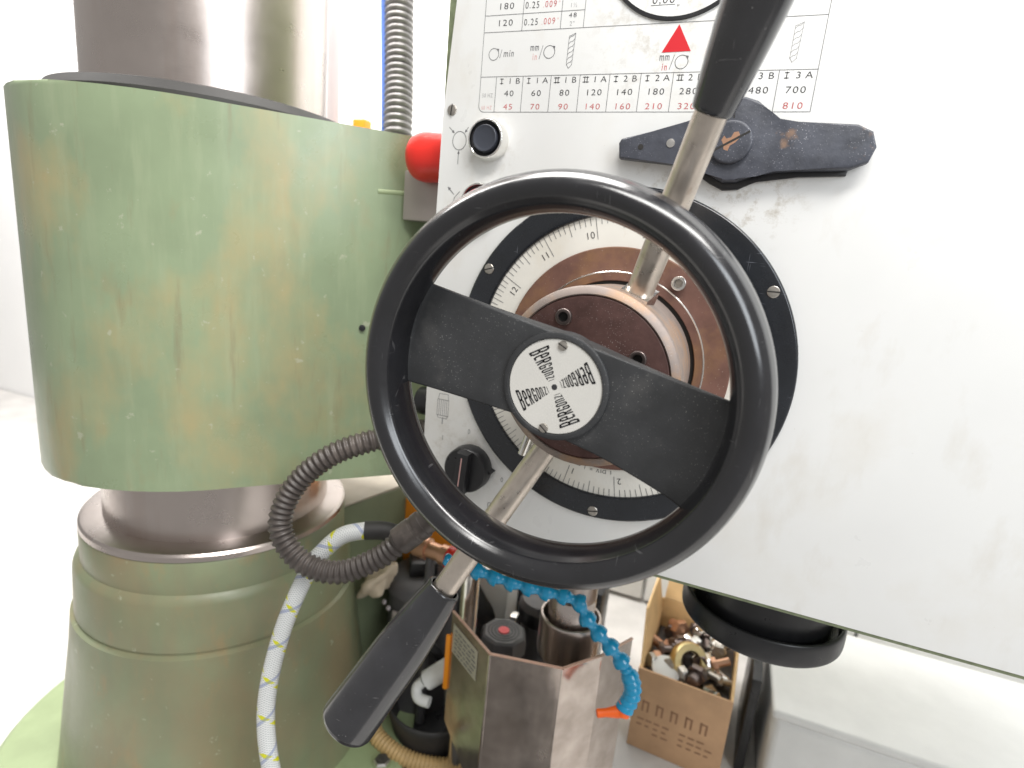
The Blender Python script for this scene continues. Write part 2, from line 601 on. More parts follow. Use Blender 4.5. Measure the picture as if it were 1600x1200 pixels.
cab = thing('white_cabinet', (0.4, 0.80, -0.667), 'low white cabinet with plain doors against the wall behind the cardboard box', 'cabinet')
obj('carcass', box(-0.42, 1.28, 0.735, 0.895, -0.6668, -0.36, 0.003), 'wall_white', cab)
for k in range(4):
    x0 = -0.41 + k*0.42
    obj('door', box(x0, x0 + 0.412, 0.715, 0.7345, -0.655, -0.372, 0.002), 'white_plastic', cab)
obj('top_board', box(-0.43, 1.29, 0.705, 0.897, -0.3598, -0.335, 0.002), 'white_plastic', cab)

# ================================================================== COLUMN
AX = (-0.533, 0.064)
col = thing('drill_column', (AX[0], AX[1], -0.667), 'thick polished steel drill column rising from a stepped green base at left', 'column')
obj('shaft', L([(0.139, -0.29), (0.139, -0.10), (0.1305, -0.10), (0.1305, 0.9)], (AX[0], AX[1], 0), (0, 0, 1), 96), 'steel', col)
obj('flange', L([(0.1385, -0.281), (0.157, -0.2825), (0.162, -0.2838), (0.1645, -0.2865), (0.165, -0.2925)], (AX[0], AX[1], 0), (0, 0, 1), 96), 'steel', col)
obj('base', L([(0.10, -0.2928), (0.163, -0.2928), (0.165, -0.296), (0.1655, -0.334), (0.171, -0.3385), (0.1735, -0.345), (0.176, -0.403), (0.1745, -0.4045), (0.1745, -0.4075),
               (0.180, -0.410), (0.184, -0.45), (0.193, -0.52), (0.203, -0.60), (0.212, -0.6665)], (AX[0], AX[1], 0), (0, 0, 1), 96), 'green_base', col)
fo = obj('foot', L([(0.20, -0.645), (0.285, -0.648), (0.292, -0.654), (0.294, -0.6668)], (AX[0], AX[1], 0), (0, 0, 1), 64), 'green_light', col)

arm = thing('arm_casting', (AX[0], AX[1], -0.183), 'pale green rust stained casting clamped round the steel column', 'casting')
pts = []
for i in range(40):                      # round sleeve seen from the front, tangent to the arm's flat face
    a = math.radians(-39 - i * 250 / 39)
    k = 0.214 - 0.045 * min(1, max(0, (i - 7) / 9))
    pts.append((AX[0] + k*math.cos(a), AX[1] + k*math.sin(a)))
pts += [(-0.30, 0.29), (0.10, 0.42), (0.20, 0.33), (-0.062, 0.255), (-0.249, 0.054), (-0.299, 0.001), (-0.333, -0.035)]
obj('sleeve', prism_xy(pts, -0.183, 0.193, 0.004), 'green_paint', arm)
obj('wiper_ring', L([(0.131, 0.188), (0.168, 0.188), (0.168, 0.205), (0.162, 0.214), (0.150, 0.217), (0.131, 0.217)], (AX[0], AX[1], 0), (0, 0, 1), 96), 'rubber_dark', arm)
bm = tube(bmesh.new(), [Vector((-0.2722, 0.0338, 0.134)), Vector((-0.2322, 0.0763, 0.137))], 0.0040, 12)
obj('weld_bar', bm, 'green_light', arm)
bm = L([(0, 0.003), (0.0032, 0.0025), (0.0038, -0.004)], (-0.2780, 0.0230, -0.009), (0.72, -0.69, 0), 16)
obj('clamp_bolt', bm, 'plastic_black', arm)

# ================================================================== HEADSTOCK
hs = thing('drill_headstock', (0, 0.15, -0.19), 'white faced drill headstock with printed speed chart and green edges', 'headstock')
body = obj('body', box(-0.1845, 0.62, 0.0045, 0.27, -0.1935, 0.62, 0.003), 'green_edge', hs)
poly = [(-0.1808, -0.1875), (0.60, -0.1875), (0.60, 0.60), (-0.160, 0.60), (-0.174, 0.292), (-0.1812, 0.199), (-0.1822, 0.10)]
plate = obj('face_plate', prism_xz(poly, 0.0, 0.0045, 0.0008), 'plate_white', hs)
slotted_screw('screw', hs, -0.1719, 0.204, 0.0, 0.0046, 1.45, 'screw_steel')
slotted_screw('screw', hs, 0.005, 0.131, 0.0, 0.0046, 0.4)

YP = -0.00015
lines = bmesh.new(); black = bmesh.new(); faint = bmesh.new(); red = bmesh.new(); redf = bmesh.new(); sym = bmesh.new()
TH = 0.00042
def ln(*p): ribbon(lines, p, YP, TH)
ln((-0.1405, 0.2022), (0.119, 0.2023))
ln((-0.1457, 0.207), (-0.1457, 0.42))
ln(*[(-0.1457 + 0.0052 - 0.0052*math.cos(a), 0.2074 - 0.0052*math.sin(a)) for a in [i*PI/16 for i in range(9)]])
ln((0.119, 0.2023), (0.119, 0.42))
ln((-0.1457, 0.2305), (0.119, 0.2305))
ln((-0.1457, 0.2653), (0.119, 0.2653))
ln((-0.1457, 0.2782), (-0.0579, 0.2782))
ln((-0.1457, 0.2911), (-0.0579, 0.2911))
for x in (-0.111, -0.0773, -0.0579, 0.0922):
    ln((x, 0.2653), (x, 0.42))
xs = [-0.1307, -0.106, -0.081, -0.056, -0.0313, -0.0063, 0.0187, 0.0437, 0.0687, 0.0938]
for x in xs:
    ln((x, 0.2022), (x, 0.2305))
hdr = ['I 1 B', 'I 1 A', 'II 1 B', 'II 1 A', 'I 2 B', 'I 2 A', 'II 2 B', None, 'I 3 B', 'I 3 A']
bk = ['40', '60', '80', '120', '140', '180', '280', None, '480', '700']
rd = ['45', '70', '90', '140', '160', '210', '320', None, None, '810']
def roman(bm, n, x, z, h):
    for i in range(n):
        ribbon(bm, [(x + i*0.0021, z), (x + i*0.0021, z+h)], YP, 0.00062)
    for zz in (z + 0.0003, z + h - 0.0003):
        ribbon(bm, [(x - 0.0013, zz), (x + (n-1)*0.0021 + 0.0013, zz)], YP, 0.00055)
for i in range(10):
    c = (xs[i] + (xs[i+1] if i < 9 else 0.119)) / 2
    if hdr[i]:
        n, d, l = hdr[i].split()
        roman(black, len(n), c - 0.0072 - (len(n)-1)*0.001, 0.2247, 0.0042)
        text(black, d, c + 0.0006, 0.2247, 0.0045, YP, sx=1.2)
        text(black, l, c + 0.0076, 0.2247, 0.0045, YP, sx=1.2)
    if bk[i]:
        text(black, bk[i], c + 0.0004, 0.2149, 0.0046, YP, spacing=1.2, sx=1.25)
    if rd[i]:
        text(red, rd[i], c + 0.0004, 0.2043, 0.0045, YP, spacing=1.2, sx=1.25)
text(faint, '50 HZ', -0.1382, 0.2142, 0.0032, YP, sx=0.75)
text(redf, '60 HZ', -0.1382, 0.2043, 0.0032, YP, sx=0.75)
for z, a in ((0.2824, '180'), (0.2698, '120')):
    text(black, a, -0.1268, z, 0.0048, YP, spacing=1.2, sx=1.25)
    text(black, '0.25', -0.1033, z - 0.0006, 0.0050, YP, sx=0.85, spacing=1.25)
    text(red, '009', -0.0872, z - 0.0006, 0.0048, YP, sx=0.85, spacing=1.25)
    text(redf, '.', -0.0935, z - 0.0006, 0.0040, YP)
    text(redf, '"', -0.0800, z - 0.0002, 0.0040, YP, sx=0.7)
text(black, '48', -0.0676, 0.2732, 0.0034, YP, spacing=1.3, sx=1.2)
text(faint, '2"', -0.0676, 0.2672, 0.0032, YP)
text(black, '36', -0.0676, 0.2860, 0.0030, YP, spacing=1.3)
text(faint, '1½', -0.0676, 0.2806, 0.0032, YP)
# revolution and feed symbols
def rev(cx, cz, r):
    ribbon(sym, circle_pts(cx, cz, r, 60, 395, 26), YP, 0.00045)
    a = math.radians(40)
    p = (cx + r*math.cos(a), cz + r*math.sin(a))
    poly_print(sym, [(p[0]-0.0014, p[1]+0.0014), (p[0]+0.0011, p[1]+0.0011), (p[0]+0.0008, p[1]-0.0016)], YP - 0.00005)
rev(-0.1350, 0.2482, 0.0046)
ribbon(sym, [(-0.1293, 0.2452), (-0.1277, 0.2515)], YP, 0.0004)
text(sym, 'min', -0.1213, 0.2460, 0.0054, YP, sx=0.75, spacing=1.2, shear=0.15, thin=-0.01)
for cx, m2 in ((-0.0848, redf), (0.0233, red)):
    dz = 0.2484 if cx < 0 else 0.2378
    rev(cx, dz, 0.0048)
    ribbon(sym, [(cx - 0.0085, dz - 0.005), (cx - 0.0060, dz + 0.005)], YP, 0.0004)
    text(sym, 'mm', cx - 0.0132, dz + 0.0014, 0.0056, YP, sx=0.62, spacing=1.15, thin=-0.01)
    text(m2, 'in', cx - 0.0124, dz - 0.0056, 0.0052, YP, sx=0.66, spacing=1.3, thin=-0.01)
def drill_icon(x, z, bm):
    w, h = 0.0052, 0.026
    def q(u, v):
        return (x + (u-0.5)*w*(0.85 + 0.15*v) + 0.0006*(v-0.5), z + v*h)
    ribbon(bm, [q(0, 0.12), q(0, 0.92), q(1, 1.0), q(1, 0.10), q(0.45, 0.0), q(0, 0.12)], YP, 0.00035)
    for k in range(6):
        v = 0.10 + k*0.15
        ribbon(bm, [q(0, v), q(0.3, v + 0.06), q(0.7, v + 0.08), q(1, v + 0.155)], YP, 0.00035)
drill_icon(-0.0664, 0.2355, sym)
drill_icon(0.1015, 0.2353, faint)
# panel symbols near the buttons and the switch
def arrow(bm, a, b, th=0.00055, hd=0.0028):
    d = (Vector(b) - Vector(a)).normalized()
    n = Vector((-d.y, d.x))
    ribbon(bm, [a, (b[0]-d.x*hd*0.6, b[1]-d.y*hd*0.6)], YP, th)
    e = Vector(b)
    poly_print(bm, [tuple(e), tuple(e - d*hd + n*hd*0.45), tuple(e - d*hd - n*hd*0.45)], YP - 0.00004)
ribbon(sym, circle_pts(-0.1626, 0.1783, 0.0068, 0, 360, 28, 0.0078), YP, 0.00055)
arrow(sym, (-0.1735, 0.1895), (-0.1679, 0.1845))
arrow(sym, (-0.1545, 0.1895), (-0.1577, 0.1850))
arrow(sym, (-0.1628, 0.1585), (-0.1628, 0.1700))
for sx_ in (-1, 1):
    arrow(sym, (-0.1650 + 0.0105*(sx_ > 0), 0.1320), (-0.1650 + sx_*0.0066 + 0.0105*(sx_ > 0), 0.1385), 0.00065, 0.0034)
ribbon(sym, [(-0.1650, 0.1220), (-0.1640, 0.1290), (-0.1590, 0.1345)], YP, 0.00055)
ribbon(sym, circle_pts(-0.1600, 0.1180, 0.0062, 60, 180, 12), YP, 0.00055)
# motor pictogram
mx, mz = -0.1616, -0.0720
ribbon(faint, [(mx-0.0062, mz-0.0085), (mx-0.0062, mz+0.0080), (mx+0.0062, mz+0.0080), (mx+0.0062, mz-0.0085)], YP, 0.0006, True)
for k in range(5):
    xx = mx - 0.0042 + k*0.0021
    ribbon(faint, [(xx, mz-0.0085), (xx, mz+0.0080)], YP, 0.0006)
ribbon(faint, [(mx-0.0056, mz+0.0080), (mx-0.0044, mz+0.0140), (mx+0.0050, mz+0.0140), (mx+0.0060, mz+0.0080)], YP, 0.0006)
ribbon(faint, [(mx-0.0056, mz-0.0085), (mx-0.0050, mz-0.0110), (mx+0.0050, mz-0.0110), (mx+0.0056, mz-0.0085)], YP, 0.0006)
ribbon(faint, [(mx+0.0004, mz-0.0110), (mx+0.0004, mz-0.0165)], YP, 0.0014)
for s_, x, z in (('0', -0.1309, -0.0935), ('1', -0.1597, -0.1060), ('1', -0.1025, -0.1070), ('0', -0.0916, -0.1352)):
    text(sym, s_, x, z, 0.0050, YP, sx=0.8)
ribbon(sym, [(-0.1040, -0.1655), (-0.1040, -0.1600), (-0.1000, -0.1600)], YP, 0.0006)
ribbon(sym, [(-0.1015, -0.1640), (-0.0995, -0.1640)], YP, 0.0006)
# round feed window above the red triangle
FW = (0.0125, 0.3255)
text(black, '0,06', 0.0035, 0.2788, 0.0062, -0.0005)
ribbon(black, [(-0.0055, 0.2778), (0.0125, 0.2778)], -0.0005, 0.0004)
text(black, '"', 0.0150, 0.2735, 0.0040, -0.0005)
flush_texts()
obj('chart_lines', lines, 'ink_grey', hs)
obj('chart_lettering', black, 'ink_black', hs)
obj('chart_lettering', red, 'ink_red', hs)
obj('chart_lettering', faint, 'ink_faint', hs)
obj('chart_lettering', redf, 'ink_red_faint', hs)
obj('symbols', sym, 'ink_grey', hs)
tri = bmesh.new()
poly_print(tri, [(0.0178, 0.2640), (0.0073, 0.2448), (0.0290, 0.2452)], YP - 0.0001)
obj('red_triangle', tri, 'ink_red_solid', hs)
obj('feed_window_rim', L([(0.0563, -0.001), (0.0563, 0.0016), (0.0588, 0.0016), (0.0592, -0.001)], (FW[0], 0, FW[1]), seg=80), 'plastic_black', hs)
obj('feed_window', L([(0, 0.0004), (0.0570, 0.0004), (0.0570, -0.001)], (FW[0], 0, FW[1]), seg=80), 'plate_white', hs)

bm = L(smooth_prof([(0.013, -0.014), (0.015, -0.010), (0.015, 0.010), (0.012, 0.014), (0, 0.015)], 3), (-0.192, 0.030, -0.078), (-1, 0, 0), 28)
obj('side_cap', bm, 'plastic_black', hs)

# push buttons
def button(z, capmat, name, bx_=-0.1322):
    b = obj('push_button', L(smooth_prof([(0.0178, -0.0005), (0.0176, 0.002), (0.0170, 0.007), (0.0163, 0.0110), (0.0155, 0.0118), (0.0145, 0.0112), (0.0143, 0.0060)], 4), (bx_, 0, z), seg=56), 'chrome', hs)
    b['label'] = name
    sub('seat_ring', L([(0.0144, 0.0090), (0.0120, 0.0075), (0, 0.0070)], (bx_, 0, z), seg=48), 'plastic_black', b)
    sub('cap', L(smooth_prof([(0.0112, 0.0060), (0.0112, 0.0118), (0.0104, 0.0128), (0.0085, 0.0122), (0.004, 0.0116), (0, 0.0115)], 3), (bx_, 0, z), seg=48), capmat, b)
button(0.1785, 'cap_slate', 'black push button in a chrome bezel')
button(0.1255, 'red_dot', 'red push button in a chrome bezel', -0.1350)

# rotary switch
KX, KZ = -0.1255, -0.1260
sw = obj('rotary_switch', L([(0.0225, -0.0005), (0.0232, 0.003), (0.0228, 0.014), (0.0215, 0.0160), (0, 0.0160)], (KX, 0, KZ), seg=40), 'plastic_black', hs)
bm = prism_xz([(KX-0.0075, KZ-0.0205), (KX+0.0045, KZ-0.0215), (KX+0.0075, KZ+0.0205), (KX-0.0045, KZ+0.0215)], -0.0265, -0.0155, 0.002)
sub('grip', bm, 'plastic_black', sw)
bm = prism_xz([(KX+0.0205, KZ-0.002), (KX+0.0265, KZ+0.001), (KX+0.0205, KZ+0.004)], -0.010, 0.0)
sub('pointer', bm, 'plastic_black', sw)
bm = bmesh.new()
ribbon(bm, [(KX - 0.0006, KZ - 0.012), (KX + 0.0012, KZ + 0.016)], -0.02665, 0.0012)
sub('index_line', bm, 'ink_red_faint', sw)

# ================================================================== DEPTH DIAL
dial = thing('depth_dial', (0, 0, 0), 'round depth dial with white graduated scale in a glossy black ring', 'dial')
ring = obj('black_ring', L(smooth_prof([(0.1462, 0.0002), (0.1461, 0.0030), (0.1450, 0.0046), (0.1430, 0.0050), (0.1350, 0.0046), (0.1262, 0.0042), (0.1240, 0.0034), (0.1235, 0.0005)], 4), (0, 0, 0), seg=160), 'ring_black', dial)
for a, r, sa in ((150.6, 0.1392, 0.3), (-89.2, 0.1395, 0.2), (31.9, 0.1385, 0.02)):
    x, z = r*math.cos(math.radians(a)), r*math.sin(math.radians(a))
    slotted_screw('screw', dial, x, z, -0.0047, 0.0046, sa, 'screw_steel', 0.0008)
scl = obj('scale', L([(0.1242, 0.0003), (0.1242, 0.0014), (0.090, 0.0014)], (0, 0, 0), seg=160), 'scale_white', dial)
ang = {}
for n in (10, 11, 12):
    ang[n] = 103.4 + 22.8*(n-10)
for n in range(13, 17):
    ang[n] = 149.0 + 21.4*(n-12)
for n in range(1, 11):
    ang.setdefault(n, 256.0 + 23.04*(n-1))
tick = bmesh.new(); num = bmesh.new()
order = list(range(10, 17)) + list(range(1, 10))
YS = -0.00165
def pol(r, a):
    return (r*math.cos(math.radians(a)), r*math.sin(math.radians(a)))
for i, n in enumerate(order):
    a = ang[n]
    b = ang[order[(i+1) % 16]]
    while b < a:
        b += 360
    for k in range(10):
        t = a + (b-a)*k/10
        r1 = 0.1050 if k == 0 else (0.1128 if k == 5 else 0.1170)
        ribbon(tick, [pol(0.1232, t), pol(r1, t)], YS, 0.0005)
    if n <= 13 or n == 16:
        lab = str(n) if n < 16 else '0'
        p = pol(0.1062, a + (3.4 if len(lab) > 1 else 2.4))
        text(num, lab, p[0], p[1], 0.0058, YS, rot=math.radians(a + 2.5 - 90), spacing=1.05)
p = 'mm 1 = VID 1'
for k, ch in enumerate('1 DIV = 1 mm'):
    a = 277.5 - k*1.72
    q = pol(0.0994, a)
    text(num, ch, q[0], q[1], 0.0036, YS, rot=math.radians(a - 90))
flush_texts()
obj('scale_ticks', tick, 'ink_grey', dial)
obj('scale_numerals', num, 'ink_black', dial)
obj('brown_disc', L(smooth_prof([(0.0975, 0.0005), (0.0975, 0.0040), (0.0966, 0.0052)], 3) + [(0.0690, 0.0052)], (0, 0, 0), seg=128), 'brown_paint', dial)
obj('collar', L([(0.0695, 0.0040), (0.0697, 0.0086), (0.0702, 0.0090), (0.0762, 0.0090)], (0, 0, 0), seg=128), 'brown_paint', dial)
obj('collar_edge', L([(0.0763, 0.0091), (0.0770, 0.0092), (0.0776, 0.0086), (0.0778, 0.0053)], (0, 0, 0), seg=128), 'bright_steel', dial)
obj('groove', L([(0.064, 0.0062), (0.0694, 0.0062)], (0, 0, 0), seg=96), 'slot_dark', dial)
bt = obj('bolt', L(smooth_prof([(0.0058, 0.004), (0.0058, 0.0120), (0.0052, 0.0130), (0.0034, 0.0131)], 3), (0.0474, 0, 0.0724), seg=28), 'bright_steel', dial)
sub('socket', L([(0.0036, 0.0131), (0.0030, 0.0100), (0, 0.0100)], (0.0474, 0, 0.0724), seg=6), 'screw_steel', bt)

# ================================================================== FEED LEVER HUB
fl = thing('feed_lever', (0, -0.012, 0), 'brown capstan hub with two steel levers ending in black grips', 'lever')
obj('hub', L([(0.0600, 0.0900), (0.0606, 0.0922), (0.0612, 0.0925), (0.0660, 0.0902), (0.0667, 0.0893), (0.0669, 0.0880), (0.0669, 0.0120), (0.0660, 0.0100), (0.0660, 0.0060)], (0, 0, 0), seg=128), 'hub_steel', fl)
obj('hub_face', L([(0, 0.0918), (0.0590, 0.0918), (0.0604, 0.0908), (0.0604, 0.080)], (0, 0, 0), seg=128), 'hub_brown', fl)
for x, z in ((-0.0206, 0.0427), (0.0358, 0.0200), (0.012, -0.045)):
    s_ = obj('socket_screw', L(smooth_prof([(0.0062, 0.0917), (0.0062, 0.0935), (0.0055, 0.0945), (0.0036, 0.0945)], 3), (x, 0, z), seg=28), 'bolt_dark', fl)
    sub('socket', L([(0.0037, 0.0945), (0.0034, 0.0922), (0, 0.0922)], (x, 0, z), seg=6), 'slot_dark', s_)
obj('shaft', L([(0.020, 0.080), (0.020, 0.128)], (0, 0, 0), seg=40), 'bright_steel', fl)
def lever(p1, p2, g0, g1, fat=1.0):
    p1, p2 = Vector(p1), Vector(p2)
    d = (p2 - p1).normalized()
    R0 = 0.0098
    rod = obj('rod', L([(0, -0.035), (R0, -0.035), (R0, g0 + 0.02), (0, g0 + 0.02)], p1, d, 40), 'rod_steel', fl)
    ln_ = g1 - g0
    prof = [(0.0100, g0), (0.0112, g0 - 0.0004), (0.0122, g0 + 0.0012), (0.0128, g0 + 0.006), (0.0144, g0 + ln_*0.14), (0.0165, g0 + ln_*0.30), (0.0179, g0 + ln_*0.46),
            (0.0189, g0 + ln_*0.72), (0.0196, g0 + ln_*0.94), (0.0193, g0 + ln_*0.975), (0.0181, g0 + ln_*0.994), (0.0163, g0 + ln_), (0.0100, g0 + ln_ + 0.0004), (0, g0 + ln_ + 0.0006)]
    prof = [(r*fat, h) for r, h in prof]
    obj('grip', L(smooth_prof(prof, 4), p1, d, 56), 'grip_black', fl, 50)
    # bright chamfered seat where the rod enters the hub
    bm = L([(R0 + 0.0003, 0.000), (R0 + 0.0052, 0.001), (R0 + 0.0058, -0.003), (R0 + 0.0050, -0.020)], p1, d, 4)
    obj('rod_seat', bm, 'bright_steel', fl)
lever((0.0275, -0.072, 0.0656), (0.0611, -0.120, 0.1715), 0.1225, 0.262)
lever((-0.0284, -0.075, -0.0636), (-0.0865, -0.123, -0.183), 0.139, 0.276, 1.17)
bm = tube(bmesh.new(), [Vector((-0.044, -0.060, -0.045)), Vector((-0.0530, -0.060, -0.0790))], 0.0036, 16)
obj('clamp_pin', bm, 'bright_steel', fl)
bm = tube(bmesh.new(), [Vector((-0.040, -0.055, -0.050)), Vector((-0.0470, -0.055, -0.0770))], 0.0026, 16)
obj('clamp_pin', bm, 'bright_steel', fl)

# ================================================================== HAND WHEEL
WC = (-0.0061, 0.0042)
hw = thing('hand_wheel', (WC[0], -0.15, WC[1]), 'large glossy black hand wheel with one wide spoke across its centre', 'hand wheel')
rimp = []                               # oval section, with a soft crease on the inner and outer front
for k in range(72):
    a = 2*PI*k/72
    q = 1.0
    for a0_, hgt in ((2.36, 0.035), (0.80, 0.022)):
        dd = abs(a - a0_)
        q += hgt*math.exp(-(dd/0.09)**2)
    rimp.append((0.1166 + 0.0119*math.cos(a)*q, 0.1585 + 0.0211*math.sin(a)*q))
obj('rim', L(rimp, (WC[0], 0, WC[1]), seg=192, closed=True), 'wheel_black', hw, 60)
# spoke lofted from the measured edges
low = [(-0.1105, -0.0090), (-0.1057, -0.0112), (-0.0690, -0.0150), (-0.0400, -0.0172), (-0.0250, -0.0195), (-0.0090, -0.0250), (0.0060, -0.0292), (0.0266, -0.0345), (0.0460, -0.0410), (0.0683, -0.0500), (0.0786, -0.0555), (0.0835, -0.0600)]
low = smooth_prof(low, 4)
N = len(low)
bm = bmesh.new()
sect = []
for i, (xl, zl) in enumerate(low):
    t = i/(N-1)
    xu = -0.0990 + t*(0.1035 + 0.0990)
    zu = 0.0571 - 0.2345*(xu + 0.0888)
    e = max(0, 1 - min(t, 1-t)/0.045)
    zu += 0.0015*e*e
    zl -= 0.0015*e*e
    yf = -0.152 - 0.0045*e*e
    cx = (t - 0.5)/0.22
    th = 0.0050 + 0.016*math.exp(-cx*cx)
    quad = []
    for s_ in range(7):                       # slightly crowned front, top to bottom
        k = s_/6
        quad.append((xu + (xl-xu)*k, yf, zu + (zl-zu)*k))
    quad += [(xl, -0.152 + th, zl), (xu, -0.152 + th, zu)]
    ee = max(0, 1 - min(t, 1-t)/0.30)
    sg = -1 if t < 0.5 else 1
    ud = Vector((sg*0.9736, -sg*0.2283))
    for q_ in range(len(quad)):
        v = Vector((quad[q_][0] - WC[0], quad[q_][2] - WC[1]))
        pr = v.dot(ud)
        need = -pr + math.sqrt(max(0, pr*pr - v.length_squared + 0.1085**2))
        end_ = max(0, need) * ee**2
        quad[q_] = (quad[q_][0] + ud.x*end_, quad[q_][1], quad[q_][2] + ud.y*end_)
    sect.append([bm.verts.new(p) for p in quad])
for A, B in zip(sect[:-1], sect[1:]):
    n = len(A)
    for k in range(n):
        bm.faces.new((A[k], A[(k+1) % n], B[(k+1) % n], B[k]))
bm.faces.new(sect[0][::-1]); bm.faces.new(sect[-1])
bm.normal_update()
bevel(bm, 0.0014, 3, 50)
obj('spoke', bm, 'spoke_black', hw, 50)
NP = (-0.0040, 0.0046)
obj('boss', L(smooth_prof([(0.0345, -0.004), (0.0345, 0.0012), (0.0338, 0.0022), (0.0322, 0.0026), (0.0308, 0.0026), (0.0306, 0.0008)], 3), (NP[0], -0.152, NP[1]), seg=96), 'spoke_black', hw)
obj('boss', L([(0.026, 0.125), (0.034, 0.134), (0.034, 0.150)], (WC[0], 0, WC[1]), seg=64), 'spoke_black', hw)
npl = obj('nameplate', L([(0, 0.0018), (0.0300, 0.0018), (0.0305, 0.0012), (0.0305, -0.001)], (NP[0], -0.152, NP[1]), seg=96), 'nameplate', hw)
G = {
 'B': [[(0, 0), (0, 1), (.8, 1), (1, .86), (1, .62), (.75, .5), (1, .38), (1, .14), (.8, 0), (0, 0)], [(0, .5), (.75, .5)]],
 'e': [[(1, .06), (.25, .06), (0, .2), (0, .8), (.25, .94), (.78, .94), (1, .8), (1, .5), (0, .5)]],
 'R': [[(0, 0), (0, 1), (.8, 1), (1, .86), (1, .62), (.75, .5), (0, .5)], [(.5, .5), (1, 0)]],
 'G': [[(1, .78), (1, .88), (.78, 1), (.22, 1), (0, .86), (0, .14), (.22, 0), (1, 0), (1, .45), (.55, .45)]],
 'o': [[(.25, 0), (0, .15), (0, .85), (.25, 1), (.75, 1), (1, .85), (1, .15), (.75, 0), (.25, 0)]],
 'n': [[(0, 0), (0, 1), (.75, 1), (1, .85), (1, 0)]],
 'z': [[(0, 1), (1, 1), (0, 0), (1, 0)]],
 'i': [[(.4, 0), (.4, 1)]]}
bm = bmesh.new()
RP = 0.0304
word = 'BeRGonzi'
r0, r1 = 0.845*RP, 0.135*RP
wts = [1.25, 1.15, 1.15, 1.0, 0.95, 0.85, 0.80, 0.35]
tot = sum(wts)
YN = -0.152 - 0.00195
for A in (30, 120, 210, 300):
    ca, sa = math.cos(math.radians(A)), math.sin(math.radians(A))
    rho = Vector((ca, sa)); rd_ = -rho; up = Vector((-rd_.y, rd_.x))
    acc = 0.0
    for ch, wt in zip(word, wts):
        a = r0 + (r1-r0)*acc/tot
        b = r0 + (r1-r0)*(acc + wt*0.76)/tot
        acc += wt
        def cell(u, v):
            r = a + (b-a)*u
            q = Vector(NP) + rho*r + up*((v-0.5)*(0.075*RP + 0.48*r))
            return (q.x, YN, q.y)
        HU, HV = 0.17, 0.055                  # half stroke across a stem and across a bar
        for st in G[ch]:
            for (u0, v0), (u1, v1) in zip(st[:-1], st[1:]):
                u0_, u1_ = HU + u0*(1-2*HU), HU + u1*(1-2*HU)
                v0_, v1_ = HV + v0*(1-2*HV), HV + v1*(1-2*HV)
                if abs(v1_-v0_)*2.2 > abs(u1_-u0_)*0.9:
                    e_ = HV*0.6*(1 if v1_ > v0_ else -1)
                    pp = [(u0_-HU, v0_-e_), (u0_+HU, v0_-e_), (u1_+HU, v1_+e_), (u1_-HU, v1_+e_)]
                else:
                    e_ = HU*0.6*(1 if u1_ > u0_ else -1)
                    pp = [(u0_-e_, v0_-HV), (u1_+e_, v1_-HV), (u1_+e_, v1_+HV), (u0_-e_, v0_+HV)]
                bm.faces.new([bm.verts.new(cell(*q)) for q in pp])
poly_print(bm, circle_pts(NP[0], NP[1], 0.00185, 0, 360, 24)[:-1], YN)
sub('lettering', bm, 'ink_black', npl)
slotted_screw('screw', hw, -0.0014, 0.0312, -0.1536, 0.0031, -0.5)
slotted_screw('screw', hw, -0.0082, -0.0230, -0.1536, 0.0031, -0.7)

# ================================================================== SPEED LEVER
sl = thing('speed_lever', (0.0692, -0.005, 0.178), 'worn black speed change lever with large slotted pivot screw under the chart', 'lever')
top = [(-0.0146, 0.1765), (-0.0128, 0.1798), (0.0163, 0.1870), (0.0356, 0.1909), (0.0480, 0.1960), (0.0580, 0.2040), (0.0678, 0.2088), (0.0745, 0.2097), (0.0835, 0.2069), (0.0918, 0.2006), (0.0993, 0.1931), (0.1124, 0.1927), (0.1500, 0.1915), (0.1600, 0.1870), (0.1640, 0.1770), (0.1610, 0.1670), (0.1500, 0.1620)]
bot = [(0.1184, 0.1606), (0.1020, 0.1590), (0.0896, 0.1565), (0.0767, 0.1512), (0.0672, 0.1508), (0.0545, 0.1575), (0.0400, 0.1612), (0.0261, 0.1622), (-0.0130, 0.1654)]
obj('lever_arm', prism_xz(top + bot, -0.0125, -0.0035, 0.0016, 3), 'lever_black', sl)
bm = prism_xz([(-0.0125, 0.1680), (0.0360, 0.1650), (0.0480, 0.1560), (0.0580, 0.1500), (0.0680, 0.1455), (0.0790, 0.1465), (0.0910, 0.1530), (0.1190, 0.1570), (0.1500, 0.1590), (0.155, 0.188), (0.02, 0.180), (-0.0125, 0.172)], -0.0034, 0.0002, 0.0008)
obj('back_plate', bm, 'plastic_black', sl)
pv = obj('pivot_screw', L(smooth_prof([(0.0152, 0.0120), (0.0152, 0.0150), (0.0142, 0.0162), (0.0120, 0.0164)], 3) + [(0, 0.0164)], (0.0690, 0, 0.1780), seg=48), 'lever_black', sl)
bm = bmesh.new()
ribbon(bm, [(0.0690 - 0.0118, 0.1780 - 0.0070), (0.0690 + 0.0118, 0.1780 + 0.0070)], -0.01655, 0.0016)
sub('slot', bm, 'slot_dark', pv)
bm = bmesh.new()
for k in range(14):
    a = random.uniform(0, 6.28); r = random.uniform(0.003, 0.006)
poly_print(bm, [(0.0625, 0.1790), (0.0640, 0.1765), (0.0650, 0.1725), (0.0680, 0.1715), (0.0690, 0.1752), (0.0725, 0.1775), (0.0755, 0.1815), (0.0735, 0.1850), (0.0705, 0.1845), (0.0690, 0.1810), (0.0660, 0.1800), (0.0640, 0.1820)], -0.01648)
sub('worn_patch', bm, 'copper', pv)
obj('set_screw', L([(0.0034, 0.0120), (0.0032, 0.0130), (0, 0.0136)], (0.0257, 0, 0.1769), seg=24), 'bright_steel', sl)
